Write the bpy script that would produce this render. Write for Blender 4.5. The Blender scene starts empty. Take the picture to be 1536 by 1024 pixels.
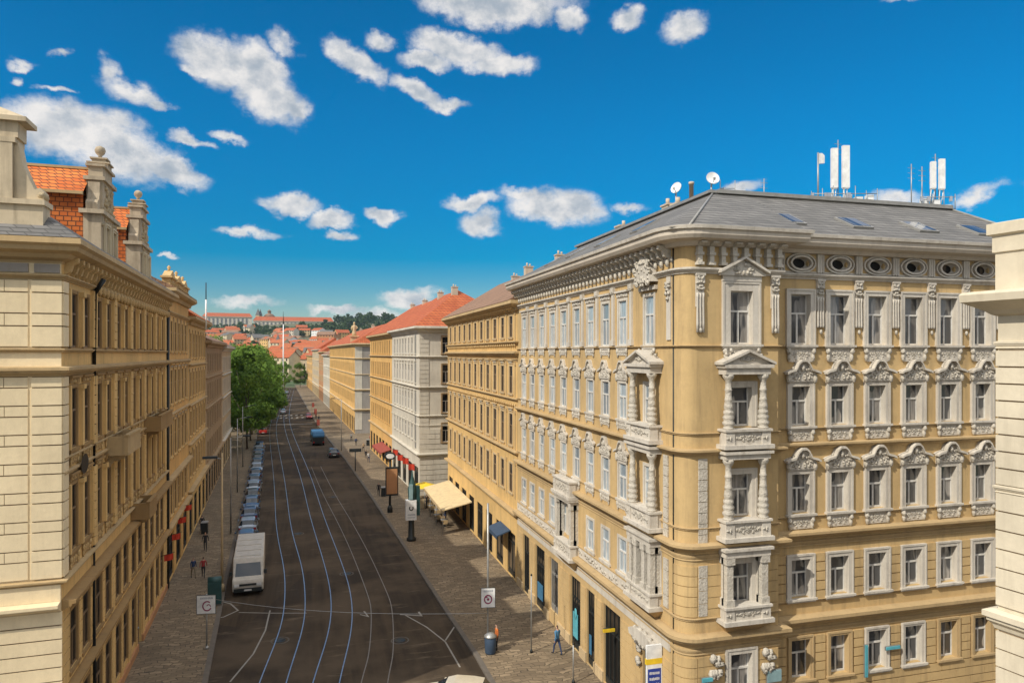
import bpy, math, random
from mathutils import Vector, Matrix, noise
R = math.radians
rnd = random.Random(11)
C = bpy.context.scene.collection
# ------------------------------------------------------------------ camera geometry
TH = R(15.5); F = 1061.0; H = 18.0; HZ = 530.0
ct, st = math.cos(TH), math.sin(TH)
def ray(px, Z):
    X = (px - 768) / F * Z
    return (X * ct + Z * st, Z * ct - X * st)
def gp(px, py, z=0.0):
    return ray(px, F * (H - z) / (py - HZ))
# ------------------------------------------------------------------ materials
def new_mat(name):
    m = bpy.data.materials.new(name); m.use_nodes = True
    nt = m.node_tree
    return m, nt, nt.nodes['Principled BSDF']
def N(nt, t, **k):
    n = nt.nodes.new(t)
    for a, b in k.items(): setattr(n, a, b)
    return n
def mixc(nt, fac, a, b, mode='MIX'):
    n = N(nt, 'ShaderNodeMix', data_type='RGBA', blend_type=mode)
    L = nt.links
    for s, v in ((0, fac), (6, a), (7, b)):
        if isinstance(v, bpy.types.NodeSocket): L.new(v, n.inputs[s])
        elif s == 0: n.inputs[0].default_value = v
        else: n.inputs[s].default_value = (*v[:3], 1)
    return n.outputs[2]
def maprange(nt, v, a, b, c=0, d=1):
    n = N(nt, 'ShaderNodeMapRange'); nt.links.new(v, n.inputs[0])
    n.inputs[1].default_value = a; n.inputs[2].default_value = b; n.inputs[3].default_value = c; n.inputs[4].default_value = d
    return n.outputs[0]
def pos(nt, scale=(1, 1, 1)):
    g = N(nt, 'ShaderNodeNewGeometry'); m = N(nt, 'ShaderNodeMapping')
    m.inputs['Scale'].default_value = scale
    nt.links.new(g.outputs['Position'], m.inputs['Vector'])
    return m.outputs[0]
def nz(nt, vec, scale, detail=4, rough=.6):
    n = N(nt, 'ShaderNodeTexNoise'); n.inputs['Scale'].default_value = scale
    n.inputs['Detail'].default_value = detail; n.inputs['Roughness'].default_value = rough
    nt.links.new(vec, n.inputs['Vector'])
    return n.outputs[0]
def bump(nt, bs, h, strength=.3, dist=.03):
    b = N(nt, 'ShaderNodeBump'); b.inputs['Strength'].default_value = strength; b.inputs['Distance'].default_value = dist
    nt.links.new(h, b.inputs['Height']); nt.links.new(b.outputs[0], bs.inputs['Normal'])
def plain(name, col, rough=.7, metal=0, spec=.5):
    m, nt, bs = new_mat(name)
    bs.inputs['Base Color'].default_value = (*col, 1); bs.inputs['Roughness'].default_value = rough
    bs.inputs['Metallic'].default_value = metal; bs.inputs['Specular IOR Level'].default_value = spec
    v = pos(nt); n = nz(nt, v, 2.5)
    c = mixc(nt, maprange(nt, n, .3, .7), [x * .82 for x in col], [min(1, x * 1.12) for x in col])
    nt.links.new(c, bs.inputs['Base Color'])
    return m
def plaster(name, col, dirt=(.16, .12, .08), amt=.35, groove=0, gz=.5, b=.25, tint=None):
    """painted render: broad tone changes, rain streaks, fine grain; optional joint lines"""
    m, nt, bs = new_mat(name); bs.inputs['Roughness'].default_value = .88
    bs.inputs['Specular IOR Level'].default_value = .2
    v = pos(nt)
    big = nz(nt, v, .35, 5); fine = nz(nt, v, 6, 5, .7)
    streak = nz(nt, pos(nt, (1.6, 1.6, .14)), 1.8, 5, .65)
    c = mixc(nt, maprange(nt, big, .35, .65), [x * .88 for x in col], tint or [min(1, x * 1.08) for x in col])
    c = mixc(nt, maprange(nt, fine, .3, .75, 0, .35), c, [x * .75 for x in col])
    c = mixc(nt, maprange(nt, streak, .5, .82, 0, amt), c, dirt)
    blot = nz(nt, pos(nt, (1, 1, .6)), 1.1, 7, .72)
    c = mixc(nt, maprange(nt, blot, .52, .72, 0, amt * .8), c, [(x + 2 * y) / 3 for x, y in zip(col, dirt)])
    if groove:
        w = N(nt, 'ShaderNodeTexBrick'); w.offset = .5
        sp = N(nt, 'ShaderNodeSeparateXYZ'); nt.links.new(v, sp.inputs[0])
        ad = N(nt, 'ShaderNodeMath', operation='ADD'); nt.links.new(sp.outputs[0], ad.inputs[0]); nt.links.new(sp.outputs[1], ad.inputs[1])
        cb = N(nt, 'ShaderNodeCombineXYZ'); nt.links.new(ad.outputs[0], cb.inputs[0]); nt.links.new(sp.outputs[2], cb.inputs[1])
        nt.links.new(cb.outputs[0], w.inputs['Vector'])
        w.inputs['Scale'].default_value = 1; w.inputs['Mortar Size'].default_value = groove
        w.inputs['Brick Width'].default_value = gz * 3; w.inputs['Row Height'].default_value = gz
        w.inputs['Color1'].default_value = (1, 1, 1, 1); w.inputs['Color2'].default_value = (.85, .85, .85, 1); w.inputs['Mortar'].default_value = (.35, .35, .35, 1)
        c = mixc(nt, 1, c, w.outputs[0], 'MULTIPLY')
    nt.links.new(c, bs.inputs['Base Color'])
    bump(nt, bs, fine, b, .03)
    return m
def relief(name, col):
    """stucco ornament: lumpy carved surface"""
    m, nt, bs = new_mat(name); bs.inputs['Roughness'].default_value = .85; bs.inputs['Specular IOR Level'].default_value = .2
    v = pos(nt); n1 = nz(nt, v, 9, 4, .65); n2 = nz(nt, v, 1.2, 4)
    c = mixc(nt, maprange(nt, n2, .35, .7), col, [x * .8 for x in col])
    c = mixc(nt, maprange(nt, n1, .42, .3, 0, .6), c, (col[0] * .45, col[1] * .4, col[2] * .33))
    nt.links.new(c, bs.inputs['Base Color']); bump(nt, bs, n1, .8, .08)
    return m
def tiles(name, c1, c2, rw=.28, rh=.3, dark=(.12, .05, .03), rough=.8):
    m, nt, bs = new_mat(name); bs.inputs['Roughness'].default_value = rough; bs.inputs['Specular IOR Level'].default_value = .25
    v = pos(nt); sp = N(nt, 'ShaderNodeSeparateXYZ'); nt.links.new(v, sp.inputs[0])
    ad = N(nt, 'ShaderNodeMath', operation='ADD'); nt.links.new(sp.outputs[0], ad.inputs[0]); nt.links.new(sp.outputs[1], ad.inputs[1])
    cb = N(nt, 'ShaderNodeCombineXYZ'); nt.links.new(ad.outputs[0], cb.inputs[0]); nt.links.new(sp.outputs[2], cb.inputs[1])
    w = N(nt, 'ShaderNodeTexBrick'); nt.links.new(cb.outputs[0], w.inputs['Vector'])
    w.inputs['Scale'].default_value = 1; w.inputs['Mortar Size'].default_value = .025; w.inputs['Bias'].default_value = -.2
    w.inputs['Brick Width'].default_value = rw; w.inputs['Row Height'].default_value = rh
    w.inputs['Color1'].default_value = (*c1, 1); w.inputs['Color2'].default_value = (*c2, 1); w.inputs['Mortar'].default_value = (*dark, 1)
    n = nz(nt, v, .5, 6, .7)
    c = mixc(nt, maprange(nt, n, .45, .75, 0, .6), w.outputs[0], [x * .55 for x in c1])
    nt.links.new(c, bs.inputs['Base Color']); bump(nt, bs, w.outputs[1], -.5, .05)
    return m
def pane(name, dark, pale, paleness, rough=.06):
    """window glass in front of curtains"""
    m, nt, bs = new_mat(name); bs.inputs['Roughness'].default_value = .5
    bs.inputs['Coat Weight'].default_value = 1 if rough < .1 else .12; bs.inputs['Specular IOR Level'].default_value = .5 if rough < .1 else .08; bs.inputs['Coat Roughness'].default_value = rough; bs.inputs['Coat IOR'].default_value = 1.7 if rough < .1 else 1.3
    oi = N(nt, 'ShaderNodeObjectInfo'); tc = N(nt, 'ShaderNodeTexCoord')
    mp = N(nt, 'ShaderNodeMapping'); mp.inputs['Scale'].default_value = (9, 0, .7); nt.links.new(tc.outputs['Object'], mp.inputs['Vector'])
    ad = N(nt, 'ShaderNodeVectorMath', operation='ADD'); nt.links.new(mp.outputs[0], ad.inputs[0])
    sc = N(nt, 'ShaderNodeVectorMath', operation='SCALE'); sc.inputs[0].default_value = (37, 11, 23); nt.links.new(oi.outputs['Random'], sc.inputs['Scale'])
    nt.links.new(sc.outputs[0], ad.inputs[1])
    folds = nz(nt, ad.outputs[0], 1.0, 3)
    f = maprange(nt, folds, .38, .62)
    cur = mixc(nt, f, [x * .55 for x in pale], pale)
    # half drawn: pattern decides how much curtain each window has
    mp2 = N(nt, 'ShaderNodeMapping'); mp2.inputs['Scale'].default_value = (1.1, 0, .45); nt.links.new(tc.outputs['Object'], mp2.inputs['Vector'])
    ad2 = N(nt, 'ShaderNodeVectorMath', operation='ADD'); nt.links.new(mp2.outputs[0], ad2.inputs[0]); nt.links.new(sc.outputs[0], ad2.inputs[1])
    has = maprange(nt, nz(nt, ad2.outputs[0], 1.3, 1), .62 - paleness * .3, .66 - paleness * .3)
    c = mixc(nt, has, dark, cur)
    c = mixc(nt, maprange(nt, oi.outputs['Random'], .35, .9, 0, .75), c, [x * .6 for x in dark])
    nt.links.new(c, bs.inputs['Base Color'])
    return m
def cobbles(name, c1, c2, mortar, bw, rh, big=1.0, rough=.85):
    m, nt, bs = new_mat(name); bs.inputs['Roughness'].default_value = rough; bs.inputs['Specular IOR Level'].default_value = .3
    v = pos(nt); dn = nz(nt, v, .8, 2)
    dv = N(nt, 'ShaderNodeVectorMath', operation='SCALE'); g = N(nt, 'ShaderNodeTexNoise'); nt.links.new(v, g.inputs['Vector']); g.inputs['Scale'].default_value = .7
    nt.links.new(g.outputs[1], dv.inputs[0]); dv.inputs['Scale'].default_value = 1.1
    ad = N(nt, 'ShaderNodeVectorMath', operation='ADD'); nt.links.new(v, ad.inputs[0]); nt.links.new(dv.outputs[0], ad.inputs[1])
    w = N(nt, 'ShaderNodeTexBrick'); nt.links.new(ad.outputs[0], w.inputs['Vector'])
    w.inputs['Scale'].default_value = 1; w.inputs['Mortar Size'].default_value = .03; w.inputs['Mortar Smooth'].default_value = .4
    w.inputs['Brick Width'].default_value = bw; w.inputs['Row Height'].default_value = rh
    w.inputs['Color1'].default_value = (*c1, 1); w.inputs['Color2'].default_value = (*c2, 1); w.inputs['Mortar'].default_value = (*mortar, 1)
    n = nz(nt, pos(nt, (.5, 2.2, 1)), 1.1, 6, .75)
    c = mixc(nt, maprange(nt, n, .38, .62, 0, .9), w.outputs[0], [x * .5 for x in c1])
    n2 = nz(nt, v, .12, 4)
    c = mixc(nt, maprange(nt, n2, .45, .65, 0, .4), c, [x * .6 for x in c2])
    nt.links.new(c, bs.inputs['Base Color']); bump(nt, bs, w.outputs[1], -.6, .03)
    return m
def asphalt():
    m, nt, bs = new_mat('asphalt'); bs.inputs['Specular IOR Level'].default_value = .08
    v = pos(nt); along = pos(nt, (1.4, .05, 1)); n1 = nz(nt, along, 1.3, 5, .6); n2 = nz(nt, v, .15, 5); n3 = nz(nt, v, 25, 4, .8)
    patch = N(nt, 'ShaderNodeTexVoronoi'); nt.links.new(pos(nt, (.16, .05, 1)), patch.inputs['Vector']); patch.inputs['Scale'].default_value = 1
    c = mixc(nt, maprange(nt, n1, .3, .7), (.038, .028, .019), (.085, .060, .038))
    sp = N(nt, 'ShaderNodeSeparateColor'); nt.links.new(patch.outputs['Color'], sp.inputs[0])
    c = mixc(nt, maprange(nt, sp.outputs[0], .55, .6, 0, .45), c, (.034, .027, .022))
    c = mixc(nt, maprange(nt, n2, .45, .62, 0, .85), c, (.115, .085, .058))
    c = mixc(nt, maprange(nt, n3, .35, .8, 0, .4), c, (.03, .03, .03))
    sxy = nz(nt, pos(nt, (.25, 1.5, 1)), 1, 4, .7)
    c = mixc(nt, maprange(nt, sxy, .6, .7, 0, .7), c, (.17, .13, .09))
    nt.links.new(c, bs.inputs['Base Color'])
    nt.links.new(maprange(nt, n2, .3, .7, .75, .95), bs.inputs['Roughness'])
    bump(nt, bs, n3, .4, .01)
    return m
M = {}
M['asphalt'] = asphalt()
M['pave'] = cobbles('granite_paving', (.37, .28, .18), (.16, .12, .08), (.05, .04, .03), .6, .3)
M['kerb'] = plain('kerb_granite', (.13, .11, .09), .85)
M['ochre'] = plaster('ochre_render', (.58, .41, .20), dirt=(.24, .17, .10), amt=.65)
M['white'] = plaster('white_stucco', (.62, .57, .495), dirt=(.20, .16, .12), amt=.6, b=.6)
M['wrel'] = relief('white_relief', (.61, .56, .48))
M['ochrestone'] = plaster('ochre_stone', (.50, .36, .19), amt=.4)
M['joints'] = plain('dark_joint', (.22, .14, .07), .9)
M['cream'] = plaster('cream_render', (.62, .53, .37), amt=.3, b=.35)
M['creamL'] = plaster('warm_cream_render', (.84, .69, .45), dirt=(.3, .22, .13), amt=.18, b=.35)
M['creamrel'] = relief('cream_relief', (.56, .45, .29))
M['creamj'] = plain('cream_joint', (.24, .17, .10), .9)
M['amber'] = plaster('amber_render', (.72, .48, .20), amt=.45)
M['amberrel'] = relief('amber_relief', (.66, .46, .22))
M['amber2'] = plaster('amber_render_deep', (.70, .43, .16), amt=.4)
M['sand'] = plaster('sand_render', (.58, .44, .26), amt=.5)
M['ivory'] = plaster('ivory_render', (.68, .60, .46), dirt=(.3, .25, .18), amt=.35)
M['gable'] = plaster('weathered_gable_stone', (.52, .43, .31), dirt=(.12, .09, .06), amt=.75, b=.5)
M['amberd'] = plaster('brown_trim', (.36, .23, .10), amt=.4)
M['gableL'] = plaster('gable_cream', (.64, .53, .37), dirt=(.16, .12, .08), amt=.6)
M['soot'] = plaster('sooty_render', (.40, .28, .16), amt=.5)
M['eave'] = plaster('pale_eave', (.60, .53, .44), amt=.3)
M['grey'] = plaster('grey_stone_and_shade', (.34, .31, .28), amt=.5)
M['pale'] = plaster('pale_render', (.62, .57, .48), amt=.35)
M['palej'] = plaster('pale_rusticated', (.60, .55, .47), amt=.35, groove=.035, gz=.55)
M['terra'] = plaster('terracotta_render', (.50, .26, .13), amt=.4)
M['slate'] = tiles('grey_slate', (.15, .145, .14), (.22, .21, .20), .6, .2, (.08, .078, .075), .75)
M['lead'] = plain('sheet_metal', (.32, .31, .29), .5, .3)
M['tile'] = tiles('orange_tile', (.62, .15, .035), (.74, .24, .06), .35, .22)
M['tiled'] = tiles('red_tile', (.42, .10, .04), (.55, .16, .06), .5, .35)
M['tileb'] = tiles('brown_tile', (.27, .17, .11), (.34, .21, .14), .5, .3)
M['sash'] = plain('sash_white', (.66, .64, .60), .5)
M['sashb'] = plain('sash_brown', (.20, .13, .07), .6)
M['paneS'] = pane('glass_sky_curtain', (.12, .17, .23), (.46, .54, .60), 1.1)  # pale blue sky reflection put into the glass and curtain colours
M['paneF'] = pane('glass_curtain', (.025, .03, .04), (.36, .34, .32), .45)
M['paneR'] = pane('glass_row', (.02, .022, .028), (.10, .09, .08), .2, .2)
M['paneL'] = pane('glass_left', (.015, .012, .01), (.07, .05, .03), .2, .3)
M['paneD'] = pane('glass_dark', (.02, .018, .016), (.16, .12, .08), .2, .2)
M['dark'] = plain('dark_iron', (.03, .035, .035), .5, .4)
M['iron'] = plain('galvanised', (.38, .38, .37), .45, .6)
M['steel'] = plain('polished_rail', (.42, .50, .60), .38, 1)
M['dullrail'] = plain('worn_rail', (.24, .21, .18), .55, .6)
M['whitep'] = plain('white_panel', (.80, .80, .79), .4)
M['chim'] = plaster('chimney_render', (.55, .46, .36), amt=.5)
M['blue'] = plain('blue_paint', (.02, .22, .55), .4)
M['navy'] = plain('navy_sign', (.02, .05, .30), .4)
M['yellow'] = plain('yellow_sign', (.80, .55, .03), .5)
M['red'] = plain('red_fabric', (.62, .05, .02), .7)
M['orange'] = plain('orange_paint', (.75, .16, .02), .6)
M['awning'] = plain('cream_awning', (.66, .52, .30), .8)
M['rubber'] = plain('rubber', (.02, .02, .02), .9)
M['paint'] = plain('road_paint', (.27, .25, .22), .7)
M['green'] = plain('teal_box', (.02, .07, .07), .5)
M['ring'] = plain('magenta_ring', (.28, .03, .10), .5)
M['greyp'] = plain('grey_print', (.35, .37, .42), .6)
M['bark'] = plain('bark', (.10, .075, .05), .9)
# ------------------------------------------------------------------ mesh builder
class MB:
    def __init__(s, mx=None): s.v = []; s.f = []; s.m = []; s.mi = 0; s.M = mx or Matrix.Identity(4); s.sm = []; s.smooth = False
    def add(s, vs, fs):
        b = len(s.v)
        s.v += [tuple(s.M @ Vector(v)) for v in vs]
        for f in fs: s.f.append([b + i for i in f]); s.m.append(s.mi); s.sm.append(s.smooth)
        return s
    def box(s, x0, x1, y0, y1, z0, z1, taper=0):
        t = taper
        s.add([(x0, y0, z0), (x1, y0, z0), (x1, y1, z0), (x0, y1, z0), (x0 + t, y0 + t, z1), (x1 - t, y0 + t, z1), (x1 - t, y1 - t, z1), (x0 + t, y1 - t, z1)],
              [(3, 2, 1, 0), (4, 5, 6, 7), (0, 1, 5, 4), (1, 2, 6, 5), (2, 3, 7, 6), (3, 0, 4, 7)]); return s
    def prism_y(s, poly, y0, y1):
        """outline in x,z extruded in y"""
        n = len(poly)
        s.add([(x, y0, z) for x, z in poly] + [(x, y1, z) for x, z in poly],
              [tuple(range(n)), tuple(range(2 * n - 1, n - 1, -1))] + [(i, n + i, n + (i + 1) % n, (i + 1) % n) for i in range(n)]); return s
    def prism_x(s, poly, x0, x1):
        """outline in y,z extruded in x"""
        n = len(poly)
        s.add([(x0, y, z) for y, z in poly] + [(x1, y, z) for y, z in poly],
              [tuple(range(n - 1, -1, -1)), tuple(range(n, 2 * n))] + [(i, (i + 1) % n, n + (i + 1) % n, n + i) for i in range(n)]); return s
    def prism_z(s, poly, z0, z1):
        n = len(poly)
        s.add([(x, y, z0) for x, y in poly] + [(x, y, z1) for x, y in poly],
              [tuple(range(n - 1, -1, -1)), tuple(range(n, 2 * n))] + [(i, (i + 1) % n, n + (i + 1) % n, n + i) for i in range(n)]); return s
    def lathe(s, prof, cx=0, cy=0, n=12, z0=0, tw=0):
        vs = []; fs = []
        for k, (r, z) in enumerate(prof):
            for i in range(n):
                a = 2 * math.pi * i / n + tw * k
                vs.append((cx + r * math.cos(a), cy + r * math.sin(a), z0 + z))
        for k in range(len(prof) - 1):
            for i in range(n):
                j = (i + 1) % n
                fs.append((k * n + i, k * n + j, (k + 1) * n + j, (k + 1) * n + i))
        fs.append(tuple(range(n - 1, -1, -1))); fs.append(tuple(range((len(prof) - 1) * n, len(prof) * n)))
        o = s.smooth; s.smooth = True; s.add(vs, fs); s.smooth = o; return s
    def tube(s, pts, r, n=6, r2=None):
        pts = [Vector(p) for p in pts]; vs = []; fs = []
        for k, p in enumerate(pts):
            d = (pts[min(k + 1, len(pts) - 1)] - pts[max(k - 1, 0)]).normalized()
            a = d.cross(Vector((0, 0, 1)))
            if a.length < .01: a = Vector((1, 0, 0))
            a.normalize(); b = d.cross(a)
            rr = r if r2 is None else r + (r2 - r) * k / (len(pts) - 1)
            for i in range(n):
                t = 2 * math.pi * i / n
                vs.append(p + a * rr * math.cos(t) + b * rr * math.sin(t))
        for k in range(len(pts) - 1):
            for i in range(n):
                j = (i + 1) % n; fs.append((k * n + i, (k + 1) * n + i, (k + 1) * n + j, k * n + j))
        fs.append(tuple(range(n))); fs.append(tuple(range(len(pts) * n - 1, (len(pts) - 1) * n - 1, -1)))
        o = s.smooth; s.smooth = True; s.add(vs, fs); s.smooth = o; return s
    def blob(s, x, y, z, rx, ry, rz, n=6):
        """small rounded lump"""
        vs = [(x, y, z + rz)]; 
        for k in (1, 2, 3):
            a = math.pi * k / 4
            for i in range(n):
                t = 2 * math.pi * (i + .5 * k) / n
                vs.append((x + rx * math.sin(a) * math.cos(t), y + ry * math.sin(a) * math.sin(t), z + rz * math.cos(a)))
        vs.append((x, y, z - rz)); fs = []
        for i in range(n):
            j = (i + 1) % n
            fs += [(0, 1 + i, 1 + j), (1 + i, 1 + n + i, 1 + n + j, 1 + j), (1 + n + i, 1 + 2 * n + i, 1 + 2 * n + j, 1 + n + j), (1 + 2 * n + i, len(vs) - 1, 1 + 2 * n + j)]
        o = s.smooth; s.smooth = True; s.add(vs, fs); s.smooth = o; return s
    def lumps(s, x0, x1, z0, z1, y, n, seed, r=.09, sym=True):
        q = random.Random(seed)
        for _ in range(n):
            x = q.uniform((x0 + x1) / 2 if sym else x0, x1); z = q.uniform(z0, z1); a = r * q.uniform(.6, 1.4); b = r * q.uniform(.6, 1.4)
            s.blob(x, y, z, a, r * .9, b, 5)
            if sym: s.blob(x0 + x1 - x, y, z, a, r * .9, b, 5)
        return s
    def sweep(s, path, prof, closed=False):
        """profile (out, z) carried along a plan path; outward is to the right of travel"""
        P = [Vector((p[0], p[1])) for p in path]; n = len(P); rings = []
        for i in range(n):
            a = P[i] - P[i - 1] if (i > 0 or closed) else P[1] - P[0]
            b = P[(i + 1) % n] - P[i] if (i < n - 1 or closed) else P[-1] - P[-2]
            na = Vector((a.y, -a.x)).normalized(); nb = Vector((b.y, -b.x)).normalized()
            m = (na + nb).normalized(); k = 1 / max(.35, m.dot(na))
            rings.append([(P[i].x + m.x * d * k, P[i].y + m.y * d * k, z) for d, z in prof])
        q = len(prof); vs = [v for r in rings for v in r]; fs = []
        for i in range(n if closed else n - 1):
            j = (i + 1) % n
            for k in range(q - 1): fs.append((i * q + k, i * q + k + 1, j * q + k + 1, j * q + k))
        if not closed: fs += [tuple(range(q - 1, -1, -1)), tuple((n - 1) * q + k for k in range(q))]
        s.add(vs, fs); return s
    def mesh(s, name, mats):
        me = bpy.data.meshes.new(name); me.from_pydata(s.v, [], s.f)
        if not isinstance(mats, (list, tuple)): mats = [mats]
        for m in mats: me.materials.append(M[m] if isinstance(m, str) else m)
        me.polygons.foreach_set('material_index', s.m); me.polygons.foreach_set('use_smooth', s.sm)
        me.update(); return me
    def build(s, name, mats, parent=None, mx=None):
        return link(name, s.mesh(name, mats), parent, mx)
def link(name, me, parent=None, mx=None):
    o = bpy.data.objects.new(name, me); C.objects.link(o)
    if parent: o.parent = parent
    if mx is not None: o.matrix_basis = mx
    return o
def absorb(o, mb, mats):
    """carve a surface pattern into an existing part's mesh"""
    import bmesh
    tmp = mb.mesh('tmp', mats); k = len(o.data.materials)
    for m in tmp.materials: o.data.materials.append(m)
    bm = bmesh.new(); bm.from_mesh(o.data); n = len(bm.faces); bm.from_mesh(tmp); bm.faces.ensure_lookup_table()
    for f in bm.faces[n:]: f.material_index += k
    bm.to_mesh(o.data); bm.free(); bpy.data.meshes.remove(tmp)
def tag(o, label=None, cat=None, group=None, kind=None):
    if label: o['label'] = label
    if cat: o['category'] = cat
    if group: o['group'] = group
    if kind: o['kind'] = kind
    return o
def thing(name, label, cat, loc=(0, 0, 0), rz=0, group=None):
    o = bpy.data.objects.new(name, None); C.objects.link(o)
    o.location = loc; o.rotation_euler = (0, 0, rz); o.empty_display_size = .5
    return tag(o, label, cat, group)
def copy_tree(o, parent=None):
    c = o.copy(); C.objects.link(c); c.parent = parent
    for k in list(o.children): copy_tree(k, c)
    return c
def fac(ox, oy, deg): return Matrix.Translation((ox, oy, 0)) @ Matrix.Rotation(R(deg), 4, 'Z')
T = lambda x, y, z: Matrix.Translation((x, y, z))
# ------------------------------------------------------------------ facades
def wall(mb, L, z0, z1, ops, rev=.32, u0=0):
    us = sorted({u0, L} | {round(v, 4) for o in ops for v in o[:2]}); zs = sorted({z0, z1} | {round(v, 4) for o in ops for v in o[2:4]})
    us = [u for u in us if u0 <= u <= L]; zs = [z for z in zs if z0 <= z <= z1]
    # merge cells per row
    for a, b in zip(zs, zs[1:]):
        zc = (a + b) / 2; run = None
        for c, d in zip(us, us[1:]):
            hole = any(o[0] < (c + d) / 2 < o[1] and o[2] < zc < o[3] for o in ops)
            if not hole:
                mb.add([(c, 0, a), (d, 0, a), (d, 0, b), (c, 0, b)], [(0, 1, 2, 3)])
    for o in ops:
        a, b, c, d = o[:4]
        mb.add([(a, 0, c), (b, 0, c), (b, 0, d), (a, 0, d), (a, rev, c), (b, rev, c), (b, rev, d), (a, rev, d)],
               [(0, 4, 5, 1), (1, 5, 6, 2), (2, 6, 7, 3), (3, 7, 4, 0), (4, 7, 6, 5)])
def courses(mb, u0, u1, z0, z1, h, ops, pr=.05, gap=.035, pad=.26, alt=0, vj=True):
    n = max(1, round((z1 - z0) / h)); hs = [h] * n
    if alt: hs = [h, alt] * max(1, round((z1 - z0) / (h + alt)))
    kk = (z1 - z0) / sum(hs); hs = [q * kk for q in hs]; zc = z0
    for k, h in enumerate(hs):
        a = zc + gap / 2; b = zc + h - gap / 2; zc += h; segs = [(u0, u1)]
        for o in ops:
            if o[2] - .02 < b and o[3] + .1 > a:
                ns = []
                for s, e in segs:
                    p, q = o[0] - pad, o[1] + pad
                    if q <= s or p >= e: ns.append((s, e)); continue
                    if p > s + .05: ns.append((s, p))
                    if q < e - .05: ns.append((q, e))
                segs = ns
        for s, e in segs:
            if e - s < .08: continue
            m = max(1, round((e - s) / 1.7)); off = .5 if k % 2 and m > 1 else 0
            if not vj or (alt and k % 2 == 0): m, off = 1, 0
            cuts = [s] + [s + (e - s) * (i + 1 - off) / m for i in range(m - (0 if off else 1))] + [e]
            for c, d in zip(cuts, cuts[1:]):
                if d - c > .1: mb.box(c + .012, d - .012, -pr, .01, a, b)
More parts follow.
